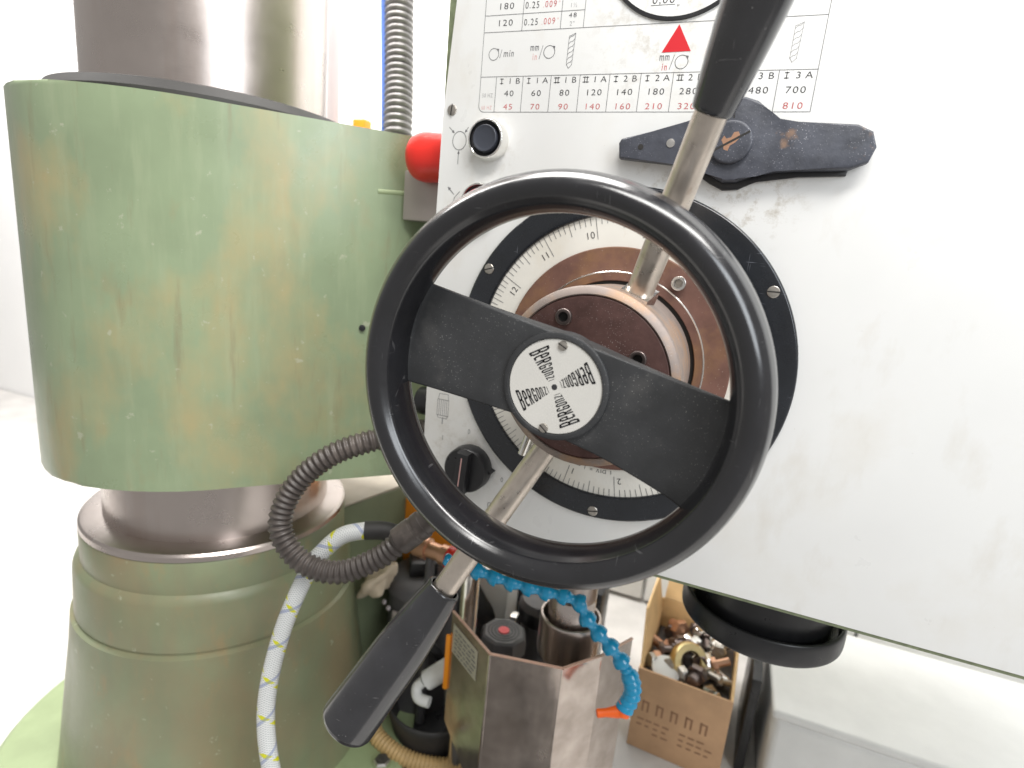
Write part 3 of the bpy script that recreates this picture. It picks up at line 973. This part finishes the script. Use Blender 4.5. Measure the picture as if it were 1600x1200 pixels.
obj('pin_hole', L([(0.0022, 0.0126), (0, 0.0127)], (0.0031, 0, 0.1737), seg=20), 'slot_dark', sl)
bm = bmesh.new()
ribbon(bm, [(0.0681, 0.2062), (0.0686, 0.1955)], -0.01262, 0.0011)
obj('index_mark', bm, 'slot_dark', sl)

# ================================================================== EMERGENCY STOP
es = thing('emergency_stop', (-0.2, 0.06, 0.12), 'red mushroom emergency stop button on a grey box beside the headstock', 'stop button')
obj('mushroom_head', L(smooth_prof([(0.0180, -0.031), (0.0215, -0.029), (0.0225, -0.020), (0.0232, -0.004), (0.0236, 0.002), (0.0232, 0.010), (0.0205, 0.0180), (0.0140, 0.0230), (0.0060, 0.0250), (0, 0.0252)], 4), (-0.2100, 0.036, 0.1690), (-1, 0, 0), 48), 'red_plastic', es)
obj('housing', box(-0.2480, -0.1850, 0.045, 0.11, 0.108, 0.158, 0.002), 'grey_metal', es)

# ================================================================== TUBES AND PIPES, UPPER LEFT
path = resample(catmull([(-0.488, 0.378, 0.62), (-0.4835, 0.376, 0.46), (-0.468, 0.3600, 0.35), (-0.4525, 0.340, 0.26), (-0.445, 0.330, 0.15)], 16), 0.0013)
PIT = 0.0102
single('flexible_conduit', tube(bmesh.new(), path, lambda s: 0.0160 + 0.0072*(abs(math.sin(PI*s/PIT)))**0.5, 20), 'spring_grey', 'ribbed grey flexible conduit hanging vertically above the green casting', 'conduit')
path = resample(catmull([(-0.515, 0.372, 0.62), (-0.5085, 0.370, 0.46), (-0.490, 0.352, 0.35), (-0.474, 0.335, 0.26), (-0.465, 0.325, 0.15)], 10), 0.01)
single('blue_cable', tube(bmesh.new(), path, 0.0055, 14), 'cable_blue', 'thin blue cable running down beside the ribbed grey conduit', 'cable')
single('wall_pipe', tube(bmesh.new(), [Vector((-0.778, 0.562, z)) for z in (-0.66, 0.2, 0.9)], 0.0255, 28), 'pipe_lilac', 'pale lilac vertical pipe just right of the steel column', 'pipe')
single('orange_block', box(-0.722, -0.690, 0.575, 0.60, 0.27, 0.332, 0.003), 'orange', 'small orange block showing above the green casting edge', 'block')

# ================================================================== HOSES, LEFT
hose = thing('corrugated_hose', (-0.2, -0.03, -0.2), 'dark grey corrugated hose looping beside the hand wheel', 'hose')
hp = [(-0.165, 0.060, -0.110), (-0.192, 0.030, -0.109), (-0.220, -0.014, -0.112), (-0.261, -0.044, -0.131), (-0.290, -0.064, -0.165), (-0.2965, -0.077, -0.205), (-0.272, -0.076, -0.236), (-0.234, -0.064, -0.2445), (-0.198, -0.046, -0.226), (-0.178, -0.034, -0.204)]
path = resample(catmull(hp, 14), 0.0008)
obj('hose_body', tube(bmesh.new(), path, lambda s: 0.0098 + 0.0022*(0.5 + 0.5*math.cos(2*PI*s/0.0062)), 20), 'conduit_grey', hose, 70)
p0, d0 = Vector((-0.182, -0.0365, -0.2085)), (Vector((-0.150, -0.018, -0.176)) - Vector((-0.182, -0.0365, -0.2085)))
obj('hose_connector', L(smooth_prof([(0.0105, -0.002), (0.0140, 0.0), (0.0146, 0.003), (0.0148, 0.018), (0.0140, 0.020), (0.0140, 0.023), (0.0146, 0.0245), (0.0146, 0.031), (0.0130, 0.033), (0.0125, 0.05), (0, 0.05)], 3), p0, d0, 32), 'conduit_grey', hose)

br = thing('braided_hose', (-0.25, -0.08, -0.4), 'white braided hose with yellow tracer marks hanging in front of the base', 'hose')
path = resample(catmull([(-0.2313, -0.0207, -0.2169), (-0.2515, -0.0345, -0.2217), (-0.2663, -0.0472, -0.2381), (-0.2790, -0.0578, -0.2636), (-0.2910, -0.0809, -0.3253), (-0.2913, -0.1018, -0.3958), (-0.2745, -0.1122, -0.4619), (-0.2514, -0.1102, -0.5291), (-0.235, -0.10, -0.61), (-0.225, -0.095, -0.66)], 12), 0.004)
obj('hose_body', tube(bmesh.new(), path, 0.0090, 24), 'braid', br)
obj('black_sleeve', tube(bmesh.new(), catmull([(-0.2334, -0.0218, -0.2169), (-0.2175, -0.0133, -0.2164), (-0.2048, -0.0059, -0.2201)], 6), 0.0099, 20), 'rubber_dark', br)
obj('ferrule', tube(bmesh.new(), catmull([(-0.2069, -0.0069, -0.2196), (-0.1963, -0.0006, -0.2233), (-0.1857, 0.0079, -0.2275)], 4), 0.0087, 20), 'white_plastic', br)

# ================================================================== UNDER THE HEADSTOCK
sp = thing('spindle', (-0.04, 0.165, -0.667), 'steel drill spindle with stepped collars inside the folded steel guard', 'spindle')
SC = (-0.040, 0.165, 0)
obj('quill', L([(0.030, -0.10), (0.030, -0.335), (0.0292, -0.3365), (0.0292, -0.3385), (0.0300, -0.340), (0.0300, -0.375)], SC, (0, 0, 1), 48), 'steel', sp)
obj('cup', L(smooth_prof([(0.0300, -0.390), (0.0350, -0.372), (0.0365, -0.3665), (0.0385, -0.3660), (0.0400, -0.3690), (0.0402, -0.385), (0.0400, -0.418), (0.0370, -0.424), (0.0280, -0.426)], 3), SC, (0, 0, 1), 48), 'steel', sp)
obj('chuck', L([(0.024, -0.40), (0.024, -0.50), (0.012, -0.53), (0.0, -0.53)], SC, (0, 0, 1), 32), 'dark_grey', sp)

bn = thing('flanged_cup', (0.190, 0.13, -0.28), 'black flanged plastic cup hanging below the headstock edge', 'cup')
BC = (0.171, 0.128, 0)
obj('neck', L([(0.068, -0.185), (0.068, -0.262)], BC, (0, 0, 1), 72), 'plastic_black', bn)
obj('flange', L(smooth_prof([(0.060, -0.2600), (0.068, -0.2605), (0.0740, -0.2595), (0.0757, -0.2540), (0.0767, -0.2495), (0.0790, -0.2490), (0.0805, -0.2515), (0.0810, -0.260), (0.0807, -0.2700), (0.0790, -0.2735), (0.074, -0.2745)], 3) + [(0, -0.2745)], BC, (0, 0, 1), 96), 'plastic_black', bn)

mb = thing('reflection_plate', (-0.13, -0.05, -0.667), 'dark plate added under the folded steel guard to darken its reflection', 'added plate')  # added mostly out of view, gives the steel guard something dark to reflect
obj('plate', box(-0.30, 0.030, -0.42, 0.27, -0.6668, -0.655, 0.003), 'reflection_dark', mb)
for k in range(3):
    xx = -0.24 + k*0.10
    obj('slot', box(xx, xx + 0.014, -0.40, 0.05, -0.6549, -0.6543), 'slot_dark', mb)

# chip guard of bent clear sheet
gd = thing('chip_guard', (-0.07, 0.09, -0.525), 'bent polished sheet steel chip guard standing round the spindle', 'guard')
GP = [(-0.188, 0.118), (-0.111, 0.066), (-0.025, 0.084), (0.011, 0.128), (0.040, 0.180)]
ZT, ZB = -0.385, -0.605
for a, b in zip(GP[:-1], GP[1:]):
    A, B = Vector(a), Vector(b)
    d = (B - A).normalized(); n = Vector((d.y, -d.x)) * 0.0016
    A2, B2 = A + d*0.0012, B - d*0.0012
    bm = prism_xy([tuple(A2 + n), tuple(B2 + n), tuple(B2 - n), tuple(A2 - n)], ZB, ZT)
    if a == GP[0]:                            # the left panel's lower edge is cut on a slant
        for v in bm.verts:
            if v.co.z < ZB + 0.001 and (v.co.xy - A).length < 0.01:
                v.co.z = -0.556
    obj('guard_panel', bm, 'sheet_steel', gd)
    bm = prism_xy([tuple(A + n*1.1), tuple(B + n*1.1), tuple(B - n*1.1), tuple(A - n*1.1)], ZT + 0.0002, ZT + 0.0014)
    obj('top_edge', bm, 'guard_edge', gd)
for (x, y) in GP[1:4]:
    bm = tube(bmesh.new(), [Vector((x, y, ZB)), Vector((x, y, ZT))], 0.0021, 10)
    obj('bent_corner', bm, 'sheet_steel', gd)
A, B = Vector(GP[0]), Vector(GP[1])
d = (B - A).normalized(); n = Vector((d.y, -d.x))
def onp(u, z, off):
    q = A + d*u + n*off
    return Vector((q.x, q.y, z))
bm = bmesh.new()
bm.faces.new([bm.verts.new(onp(u, z, 0.0022)) for u, z in ((0.008, -0.397), (0.008, -0.440), (0.070, -0.440), (0.070, -0.397))])
st = obj('sticker', bm, 'label_paper', gd)
bm = bmesh.new()
for r in range(6):
    u = 0.014
    while u < 0.060:
        l_ = random.uniform(0.004, 0.012)
        z = -0.403 - r*0.0062
        bm.faces.new([bm.verts.new(onp(uu, zz, 0.0025)) for uu, zz in ((u, z), (u, z-0.0022), (u+l_, z-0.0022), (u+l_, z))])
        u += l_ + 0.0025
sub('sticker_print', bm, 'ink_grey', st)
single('guard_post', tube(bmesh.new(), [Vector((-0.178, 0.1450, z)) for z in (-0.667, -0.5, -0.19)], 0.0130, 28), 'bright_steel', 'thick polished steel post behind the left panel of the folded guard', 'post')

# blue segmented coolant hose: each ball segment is a piece
ch = thing('coolant_hose', (0, 0.1, -0.43), 'bright blue segmented coolant hose with orange nozzle curving under the wheel', 'hose')
cp = catmull([(-0.170, 0.052, -0.270), (-0.140, 0.063, -0.279), (-0.096, 0.077, -0.290), (-0.053, 0.092, -0.298), (-0.024, 0.101, -0.303), (-0.009, 0.103, -0.322), (0.006, 0.104, -0.337), (0.032, 0.108, -0.362), (0.050, 0.109, -0.386), (0.0545, 0.106, -0.404), (0.049, 0.099, -0.424)], 12)
segp = L(smooth_prof([(0.0050, -0.004), (0.0070, -0.002), (0.0076, 0.000), (0.0066, 0.0030), (0.0056, 0.0055), (0.0058, 0.0085), (0.0082, 0.0110), (0.0096, 0.0130), (0.0106, 0.0165), (0.0110, 0.0190), (0.0106, 0.0200), (0.0096, 0.0196), (0.0086, 0.0165)], 2), (0, 0, 0), (0, 0, 1), 20)
bmesh.ops.recalc_face_normals(segp, faces=segp.faces[:])
sm = bpy.data.meshes.new('hose_segment'); segp.to_mesh(sm); segp.free()
sm.materials.append(MATS['hose_blue'])
sm.polygons.foreach_set('use_smooth', [True]*len(sm.polygons))
pos = resample(cp, 0.0005)
i = 0
total = len(pos)
while i < total - 34:
    frac = i/total
    stepn = 42 if frac < 0.80 else 15
    p, q = pos[i], pos[min(total-1, i + 30)]
    dv = (q - p).normalized()
    X, Y, Z = frame_from(dv)
    o = bpy.data.objects.new('hose_segment', sm)
    COL.objects.link(o)
    o.parent = ch
    M = Matrix((X, Y, Z)).transposed().to_4x4()
    M.translation = p - Vector((0, 0.1, -0.43))
    o.matrix_local = M
    i += stepn
end = pos[-1]
nz = Vector((-0.030, -0.012, -0.006))
obj('nozzle_socket', L([(0.0086, -0.010), (0.0092, -0.002), (0.0088, 0.004), (0.004, 0.007), (0, 0.007)], end, Vector((-0.2, -0.25, -0.95)), 20), 'nozzle_orange', ch)
obj('nozzle', L([(0.0072, -0.008), (0.0068, 0.006), (0.0048, 0.018), (0.0050, 0.028), (0.0036, 0.029), (0, 0.020)], end + Vector((-0.002, -0.001, -0.001)), nz, 20), 'nozzle_orange', ch)

# ================================================================== BOX OF PARTS
bx = thing('cardboard_box', (0.115, 0.41, -0.667), 'open cardboard box full of metal parts on the bench', 'box')
BR = -0.06
def bbox(*a, **k):
    return box(*a, rot=BR, pivot=(0.048, 0.313, 0), **k)
X0, X1, Y0, Y1, Z0, Z1 = 0.046, 0.186, 0.313, 0.500, -0.6665, -0.524
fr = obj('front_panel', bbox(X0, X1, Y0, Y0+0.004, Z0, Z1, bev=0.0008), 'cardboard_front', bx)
obj('side_panel', bbox(X0, X0+0.004, Y0+0.0042, Y1-0.0042, Z0, Z1, bev=0.0008), 'cardboard', bx)
obj('side_panel', bbox(X1-0.004, X1, Y0+0.0042, Y1-0.0042, Z0, Z1, bev=0.0008), 'cardboard', bx)
obj('back_panel', bbox(X0, X1, Y1-0.004, Y1, Z0, Z1+0.02, bev=0.0008), 'cardboard', bx)
obj('bottom_panel', bbox(X0+0.0042, X1-0.0042, Y0+0.0042, Y1-0.0042, Z0+0.0002, Z0+0.004), 'cardboard', bx)
def flap(pts):
    bm = bmesh.new()
    P = [Vector(p) for p in pts]
    n = (P[1]-P[0]).cross(P[2]-P[0]).normalized() * 0.0017
    a = [bm.verts.new(p + n) for p in P]; b = [bm.verts.new(p - n) for p in P]
    bm.faces.new(a); bm.faces.new(b[::-1])
    for i in range(4):
        bm.faces.new((a[i], a[(i+1) % 4], b[(i+1) % 4], b[i]))
    bmesh.ops.rotate(bm, verts=bm.verts[:], cent=(0.048, 0.313, 0), matrix=Matrix.Rotation(BR, 3, 'Z'))
    return bm
obj('flap', flap([(X0+0.002, Y0+0.012, Z1+0.001), (X0+0.002, Y1-0.006, Z1+0.001), (X0-0.012, Y1+0.0, Z1+0.064), (X0-0.010, Y0+0.070, Z1+0.060)]), 'cardboard', bx)
obj('flap', flap([(X0+0.004, Y1-0.002, Z1+0.021), (X1-0.004, Y1-0.002, Z1+0.021), (X1-0.004, Y1+0.030, Z1+0.085), (X0+0.006, Y1+0.030, Z1+0.085)]), 'cardboard', bx)
bm = bmesh.new()
def bprint(u0, u1, z0, z1):
    q = [Vector((x, Y0 - 0.0004, z)) for x, z in ((u0, z0), (u1, z0), (u1, z1), (u0, z1))]
    M = Matrix.Rotation(BR, 3, 'Z'); c = Vector((0.048, 0.313, 0))
    bm.faces.new([bm.verts.new(M @ (p - c) + c) for p in q])
for k in range(5):
    u = 0.060 + k*0.022
    bprint(u, u + 0.003, -0.596, -0.576); bprint(u + 0.008, u + 0.011, -0.596, -0.580); bprint(u, u + 0.011, -0.580, -0.577)
for r in range(3):
    for k in range(9):
        if random.random() < 0.7:
            u = 0.056 + k*0.013
            bprint(u, u + random.uniform(0.006, 0.011), -0.612 - r*0.010, -0.609 - r*0.010)
sub('print', bm, 'card_print', fr)
def inbox(x, y):
    M = Matrix.Rotation(BR, 3, 'Z'); c = Vector((0.048, 0.313, 0))
    return M @ (Vector((x, y, 0)) - c) + c
# packing under the parts keeps them near the top
fill = inbox(0.116, 0.406)
obj('packing', bbox(X0+0.005, X1-0.005, Y0+0.005, Y1-0.005, Z0+0.0045, -0.560), 'dark_grey', bx)
ringp = [(0.0180, -0.009), (0.0280, -0.009), (0.0305, -0.005), (0.0305, 0.005), (0.0280, 0.009), (0.0180, 0.009), (0.0165, 0.006), (0.0165, -0.006)]
c = inbox(0.114, 0.372)
single('bearing_ring', L(ringp, (c.x, c.y, -0.526), (0.45, -0.72, 0.52), 40, True), 'brass', 'brass coloured bearing ring propped upright in the cardboard box', 'ring')
c = inbox(0.084, 0.345)
single('round_lid', L([(0, 0.003), (0.019, 0.003), (0.0225, 0.001), (0.0225, -0.004), (0, -0.004)], (c.x, c.y, -0.533), (0.10, -0.35, 0.93), 40), 'white_plastic', 'white round lid lying at the front of the cardboard box', 'lid')
def bolt(x, y, z, ax_, ln_, r, lab, m='bolt_dark'):
    c = inbox(x, y)
    t = thing('bolt', (c.x, c.y, z), lab, 'bolt', 'loose bolts in the cardboard box')
    obj('shank', L([(0, 0), (r, 0), (r, ln_), (r*0.8, ln_ + 0.001), (0, ln_ + 0.001)], (c.x, c.y, z), ax_, 14), m, t)
    obj('head', L([(0, -r*1.3), (r*1.6, -r*1.3), (r*1.75, -r*1.0), (r*1.75, -0.0002), (0, -0.0002)], (c.x, c.y, z), ax_, 6), m, t)
BL = 'dark metal bolt lying loose among the parts in the cardboard box'
for k in range(52):
    x = random.uniform(X0 + 0.016, X1 - 0.018); y = random.uniform(Y0 + 0.022, Y1 - 0.025)
    if (Vector((x, y)) - Vector((0.114, 0.372))).length < 0.020 or (Vector((x, y)) - Vector((0.084, 0.345))).length < 0.022:
        continue
    a = random.uniform(0, 2*PI)
    mt = random.choice(['bolt_dark', 'bolt_dark', 'screw_steel', 'bright_steel', 'bright_steel', 'copper'])
    lab = {'bolt_dark': BL, 'screw_steel': 'dull grey bolt lying loose among the parts in the cardboard box',
           'copper': 'copper coloured bolt lying loose among the parts in the cardboard box',
           'bright_steel': 'shiny bright steel bolt lying loose among the parts in the cardboard box'}[mt]
    bolt(x, y, random.uniform(-0.550, -0.524), (math.cos(a), math.sin(a), random.uniform(-0.25, 0.5)), random.uniform(0.012, 0.024), random.uniform(0.0050, 0.0095), lab, mt)

# things at the right of the box
single('dark_board', box(0.212, 0.226, 0.34, 0.50, -0.6668, -0.50, 0.002, rot=-0.05), 'plastic_black', 'narrow black board standing upright beside the cardboard box', 'board')
wb = thing('white_container', (0.40, 0.40, -0.667), 'white plastic container at the bottom right beside the black board', 'container')
obj('tub', box(0.240, 0.62, 0.30, 0.55, -0.6668, -0.520, 0.012, segs=4), 'white_plastic', wb)
obj('lid', box(0.236, 0.624, 0.296, 0.554, -0.5198, -0.506, 0.005, segs=3), 'white_plastic', wb)

# ================================================================== BACKGROUND CLUTTER, LOWER MIDDLE
th_ = math.radians(75)
gb = thing('green_block', (-0.42, 0.26, -0.667), 'dark green machine block with dusty top behind the hose loop', 'machine block')
pc = Vector((-0.395, 0.152)); d1 = Vector((math.cos(th_), math.sin(th_))); d2 = Vector((-d1.y, d1.x))
pl = [pc, pc + d1*0.135, pc + d1*0.135 + d2*0.16, pc + d2*0.16]
obj('block_body', prism_xy([tuple(p) for p in pl], -0.6668, -0.3045, 0.003), 'green_block', gb)
ins = [p + ((pc + d1*0.067 + d2*0.08) - p)*0.02 for p in pl]
obj('top_cover', prism_xy([tuple(p) for p in ins], -0.3043, -0.3015), 'dusty_top', gb)

ob = thing('orange_case', (-0.32, 0.33, -0.667), 'bright orange tool case behind the lower left wheel rim', 'tool case')
obj('case_body', box(-0.385, -0.262, 0.285, 0.36, -0.6668, -0.318, 0.006, rot=0.25), 'orange', ob)
obj('handle', box(-0.394, -0.386, 0.272, 0.29, -0.40, -0.34, 0.003), 'plastic_black', ob)
bl = thing('black_coffee_machine', (-0.32, 0.24, -0.667), 'dark grey appliance with a square black button under the hose connector', 'appliance')
bl.name = 'small_appliance'
obj('appliance_body', L(smooth_prof([(0, -0.425), (0.030, -0.425), (0.052, -0.430), (0.060, -0.440), (0.061, -0.450), (0.057, -0.456), (0.056, -0.52), (0.060, -0.6668)], 3), (-0.302, 0.245, 0), (0, 0, 1), 40), 'dark_grey', bl)
obj('button', box(-0.327, -0.282, 0.222, 0.262, -0.428, -0.402, 0.004, rot=0.6), 'plastic_black', bl)
obj('strip', box(-0.322, -0.314, 0.182, 0.186, -0.56, -0.470, 0.001), 'grey_metal', bl)
for dx in (0, 0.010):
    obj('indicator', L([(0.0042, 0), (0.0035, 0.002), (0, 0.003)], (-0.345 + dx, 0.196 - dx*0.3, -0.470 - dx*0.6), (-0.3, -0.9, 0.3), 14), 'pipe_lilac', bl)

# crumpled cream rag
bm = bmesh.new()
bmesh.ops.create_icosphere(bm, subdivisions=4, radius=1)
for v in bm.verts:
    p = v.co.copy()
    k = 1 + 0.24*math.sin(4*p.x + 2)*math.cos(3*p.z) + 0.12*math.sin(7*p.y + 3*p.z) + 0.03*math.sin(13*p.x + 9*p.z)
    v.co = Vector((-0.348 + p.x*0.030*k + 0.012*p.z, 0.178 + p.y*0.022*k, -0.424 + p.z*0.030*k + 0.018*p.x))
single('crumpled_rag', bm, 'rag_cream', 'crumpled cream cloth rag below the corrugated hose loop', 'rag', sharp=180)

pf = thing('pipe_fitting', (-0.26, 0.18, -0.35), 'copper coloured pipe fitting with a red ring beside the lower lever', 'pipe fitting')
a, b = Vector((-0.318, 0.19, -0.349)), Vector((-0.205, 0.178, -0.349))
dv = b - a
obj('pipe', L([(0, 0), (0.012, 0), (0.012, 0.030), (0.016, 0.031), (0.016, 0.052), (0.012, 0.053), (0.012, 0.075), (0.0145, 0.076), (0.0145, 0.088), (0.010, 0.090), (0.010, 0.113), (0, 0.113)], a, dv, 28), 'copper', pf)
obj('red_ring', L([(0.0125, 0.0885), (0.0165, 0.0887), (0.0165, 0.100), (0.0104, 0.101)], a, dv, 28), 'red_plastic', pf)
obj('support_leg', L([(0.007, -0.3), (0.007, -0.010)], (-0.262, 0.184, -0.349 - 0.0), (0, 0, 1), 14), 'dark_grey', pf)

bk_ = thing('black_bucket', (-0.265, 0.195, -0.667), 'round black bucket with a thick rim behind the lower grip', 'bucket')
obj('bucket_wall', L(smooth_prof([(0.052, -0.6665), (0.062, -0.635), (0.068, -0.606), (0.072, -0.602), (0.074, -0.606), (0.073, -0.614)], 3) + [(0.060, -0.6665)], (-0.243, 0.195, 0), (0, 0, 1), 48), 'rubber_dark', bk_)
obj('bucket_floor', L([(0, -0.650), (0.058, -0.650)], (-0.243, 0.195, 0), (0, 0, 1), 32), 'plastic_black', bk_)

bag = bmesh.new()
bmesh.ops.create_icosphere(bag, subdivisions=4, radius=1)
for v in bag.verts:
    p = v.co.copy()
    k = 1 + 0.10*math.sin(4*p.x + 1) + 0.08*math.sin(6*p.z + 2*p.y) + 0.05*math.sin(13*p.x + 9*p.z)
    v.co = Vector((-0.285 + p.x*0.085*k, 0.335 + p.y*0.05*k, -0.556 + p.z*0.108*k))
single('black_bag', bag, 'rubber_dark', 'black soft bag slumped behind the bucket and lower grip', 'bag', sharp=180)

cb = bmesh.new()
path = resample(catmull([(-0.315, 0.16, -0.50), (-0.285, 0.15, -0.478), (-0.250, 0.165, -0.49), (-0.236, 0.19, -0.53), (-0.26, 0.21, -0.585), (-0.30, 0.20, -0.60), (-0.325, 0.18, -0.56), (-0.315, 0.16, -0.50)], 8), 0.005)
single('black_cable', tube(cb, path, 0.0075, 12), 'plastic_black', 'looped thick black cable hanging behind the lower black grip', 'cable')

wf = thing('white_fitting', (-0.225, 0.14, -0.54), 'white plastic elbow fitting between lower grip and folded steel guard', 'fitting')
obj('elbow', tube(bmesh.new(), catmull([(-0.198, 0.160, -0.500), (-0.216, 0.153, -0.516), (-0.234, 0.146, -0.532)], 6), 0.0145, 20), 'white_plastic', wf)
obj('spout', tube(bmesh.new(), catmull([(-0.238, 0.143, -0.533), (-0.246, 0.138, -0.544), (-0.238, 0.130, -0.552), (-0.220, 0.130, -0.552)], 6), 0.0078, 18), 'white_plastic', wf)
obj('stem', tube(bmesh.new(), [Vector((-0.205, 0.157, -0.51)), Vector((-0.19, 0.16, -0.6665))], 0.009, 14), 'dark_grey', wf)

path = resample(catmull([(-0.355, 0.20, -0.63), (-0.318, 0.135, -0.635), (-0.285, 0.118, -0.642), (-0.235, 0.118, -0.650), (-0.185, 0.135, -0.652), (-0.14, 0.17, -0.653), (-0.13, 0.22, -0.653)], 14), 0.0012)
single('tan_hose', tube(bmesh.new(), path, lambda s: 0.0118 + 0.0012*math.cos(2*PI*s/0.006), 16), 'tan_hose', 'tan ribbed hose curving along the bench below the bucket', 'hose', sharp=70)

ft = thing('foot_bolt', (-0.268, 0.085, -0.65), 'large steel bolt on the light green machine foot', 'bolt')
obj('head', L([(0, 0.020), (0.010, 0.020), (0.0125, 0.017), (0.0125, 0.004)], (-0.268, 0.088, -0.6535), (0, 0, 1), 6), 'bright_steel', ft)
obj('washer', L([(0.018, -0.004), (0.018, 0.0038), (0, 0.0038)], (-0.268, 0.088, -0.6535), (0, 0, 1), 24), 'grey_metal', ft)

single('orange_strip', box(-0.194, -0.187, 0.113, 0.118, -0.505, -0.420, 0.002), 'orange', 'narrow upright orange strip along the left edge of the folded steel guard', 'strip')

kn = thing('control_knob', (-0.150, 0.222, -0.667), 'grey octagonal knob with a red centre dot inside the guard', 'knob')
obj('pedestal', L([(0.026, -0.6665), (0.026, -0.50)], (-0.150, 0.222, 0), (0, 0, 1), 24), 'plastic_black', kn)
obj('knob_body', L([(0.030, -0.503), (0.036, -0.498), (0.037, -0.482), (0.034, -0.472), (0.030, -0.469), (0, -0.469)], (-0.150, 0.222, 0), (0, 0, 1), 8), 'dark_grey', kn)
for r in (0.012, 0.017, 0.022):
    obj('groove_ring', L([(r, -0.4685), (r + 0.0012, -0.4683), (r + 0.0024, -0.4688)], (-0.150, 0.222, 0), (0, 0, 1), 36), 'plastic_black', kn)
obj('red_dot', L([(0.0085, -0.4688), (0.0082, -0.4675), (0, -0.4672)], (-0.150, 0.222, 0), (0, 0, 1), 28), 'red_dot', kn)
obj('lever_tab', box(-0.156, -0.144, 0.258, 0.275, -0.50, -0.468, 0.003), 'bright_steel', kn)

kb = thing('rear_knob', (-0.120, 0.315, -0.667), 'dark ribbed knob behind the red dotted knob', 'knob')
obj('knob_body', L([(0.032, -0.6665), (0.032, -0.500), (0.038, -0.494), (0.038, -0.468), (0.033, -0.458), (0, -0.456)], (-0.120, 0.315, 0), (0, 0, 1), 24), 'dark_grey', kb)
obj('knob_band', L([(0.0384, -0.492), (0.0392, -0.488), (0.0392, -0.474), (0.0384, -0.470)], (-0.120, 0.315, 0), (0, 0, 1), 24), 'plastic_black', kb)
single('dark_case', box(-0.262, -0.035, 0.40, 0.47, -0.6668, -0.475, 0.01), 'plastic_black', 'low black case behind the knobs and the spindle', 'case')
single('white_box', box(-0.262, -0.185, 0.325, 0.385, -0.6668, -0.452, 0.004), 'white_plastic', 'small white box between the steel posts and the dark knobs', 'box')

for o in bpy.data.objects:
    if o.name.split('.')[0] in PRINTS:
        o['kind'] = 'stuff'
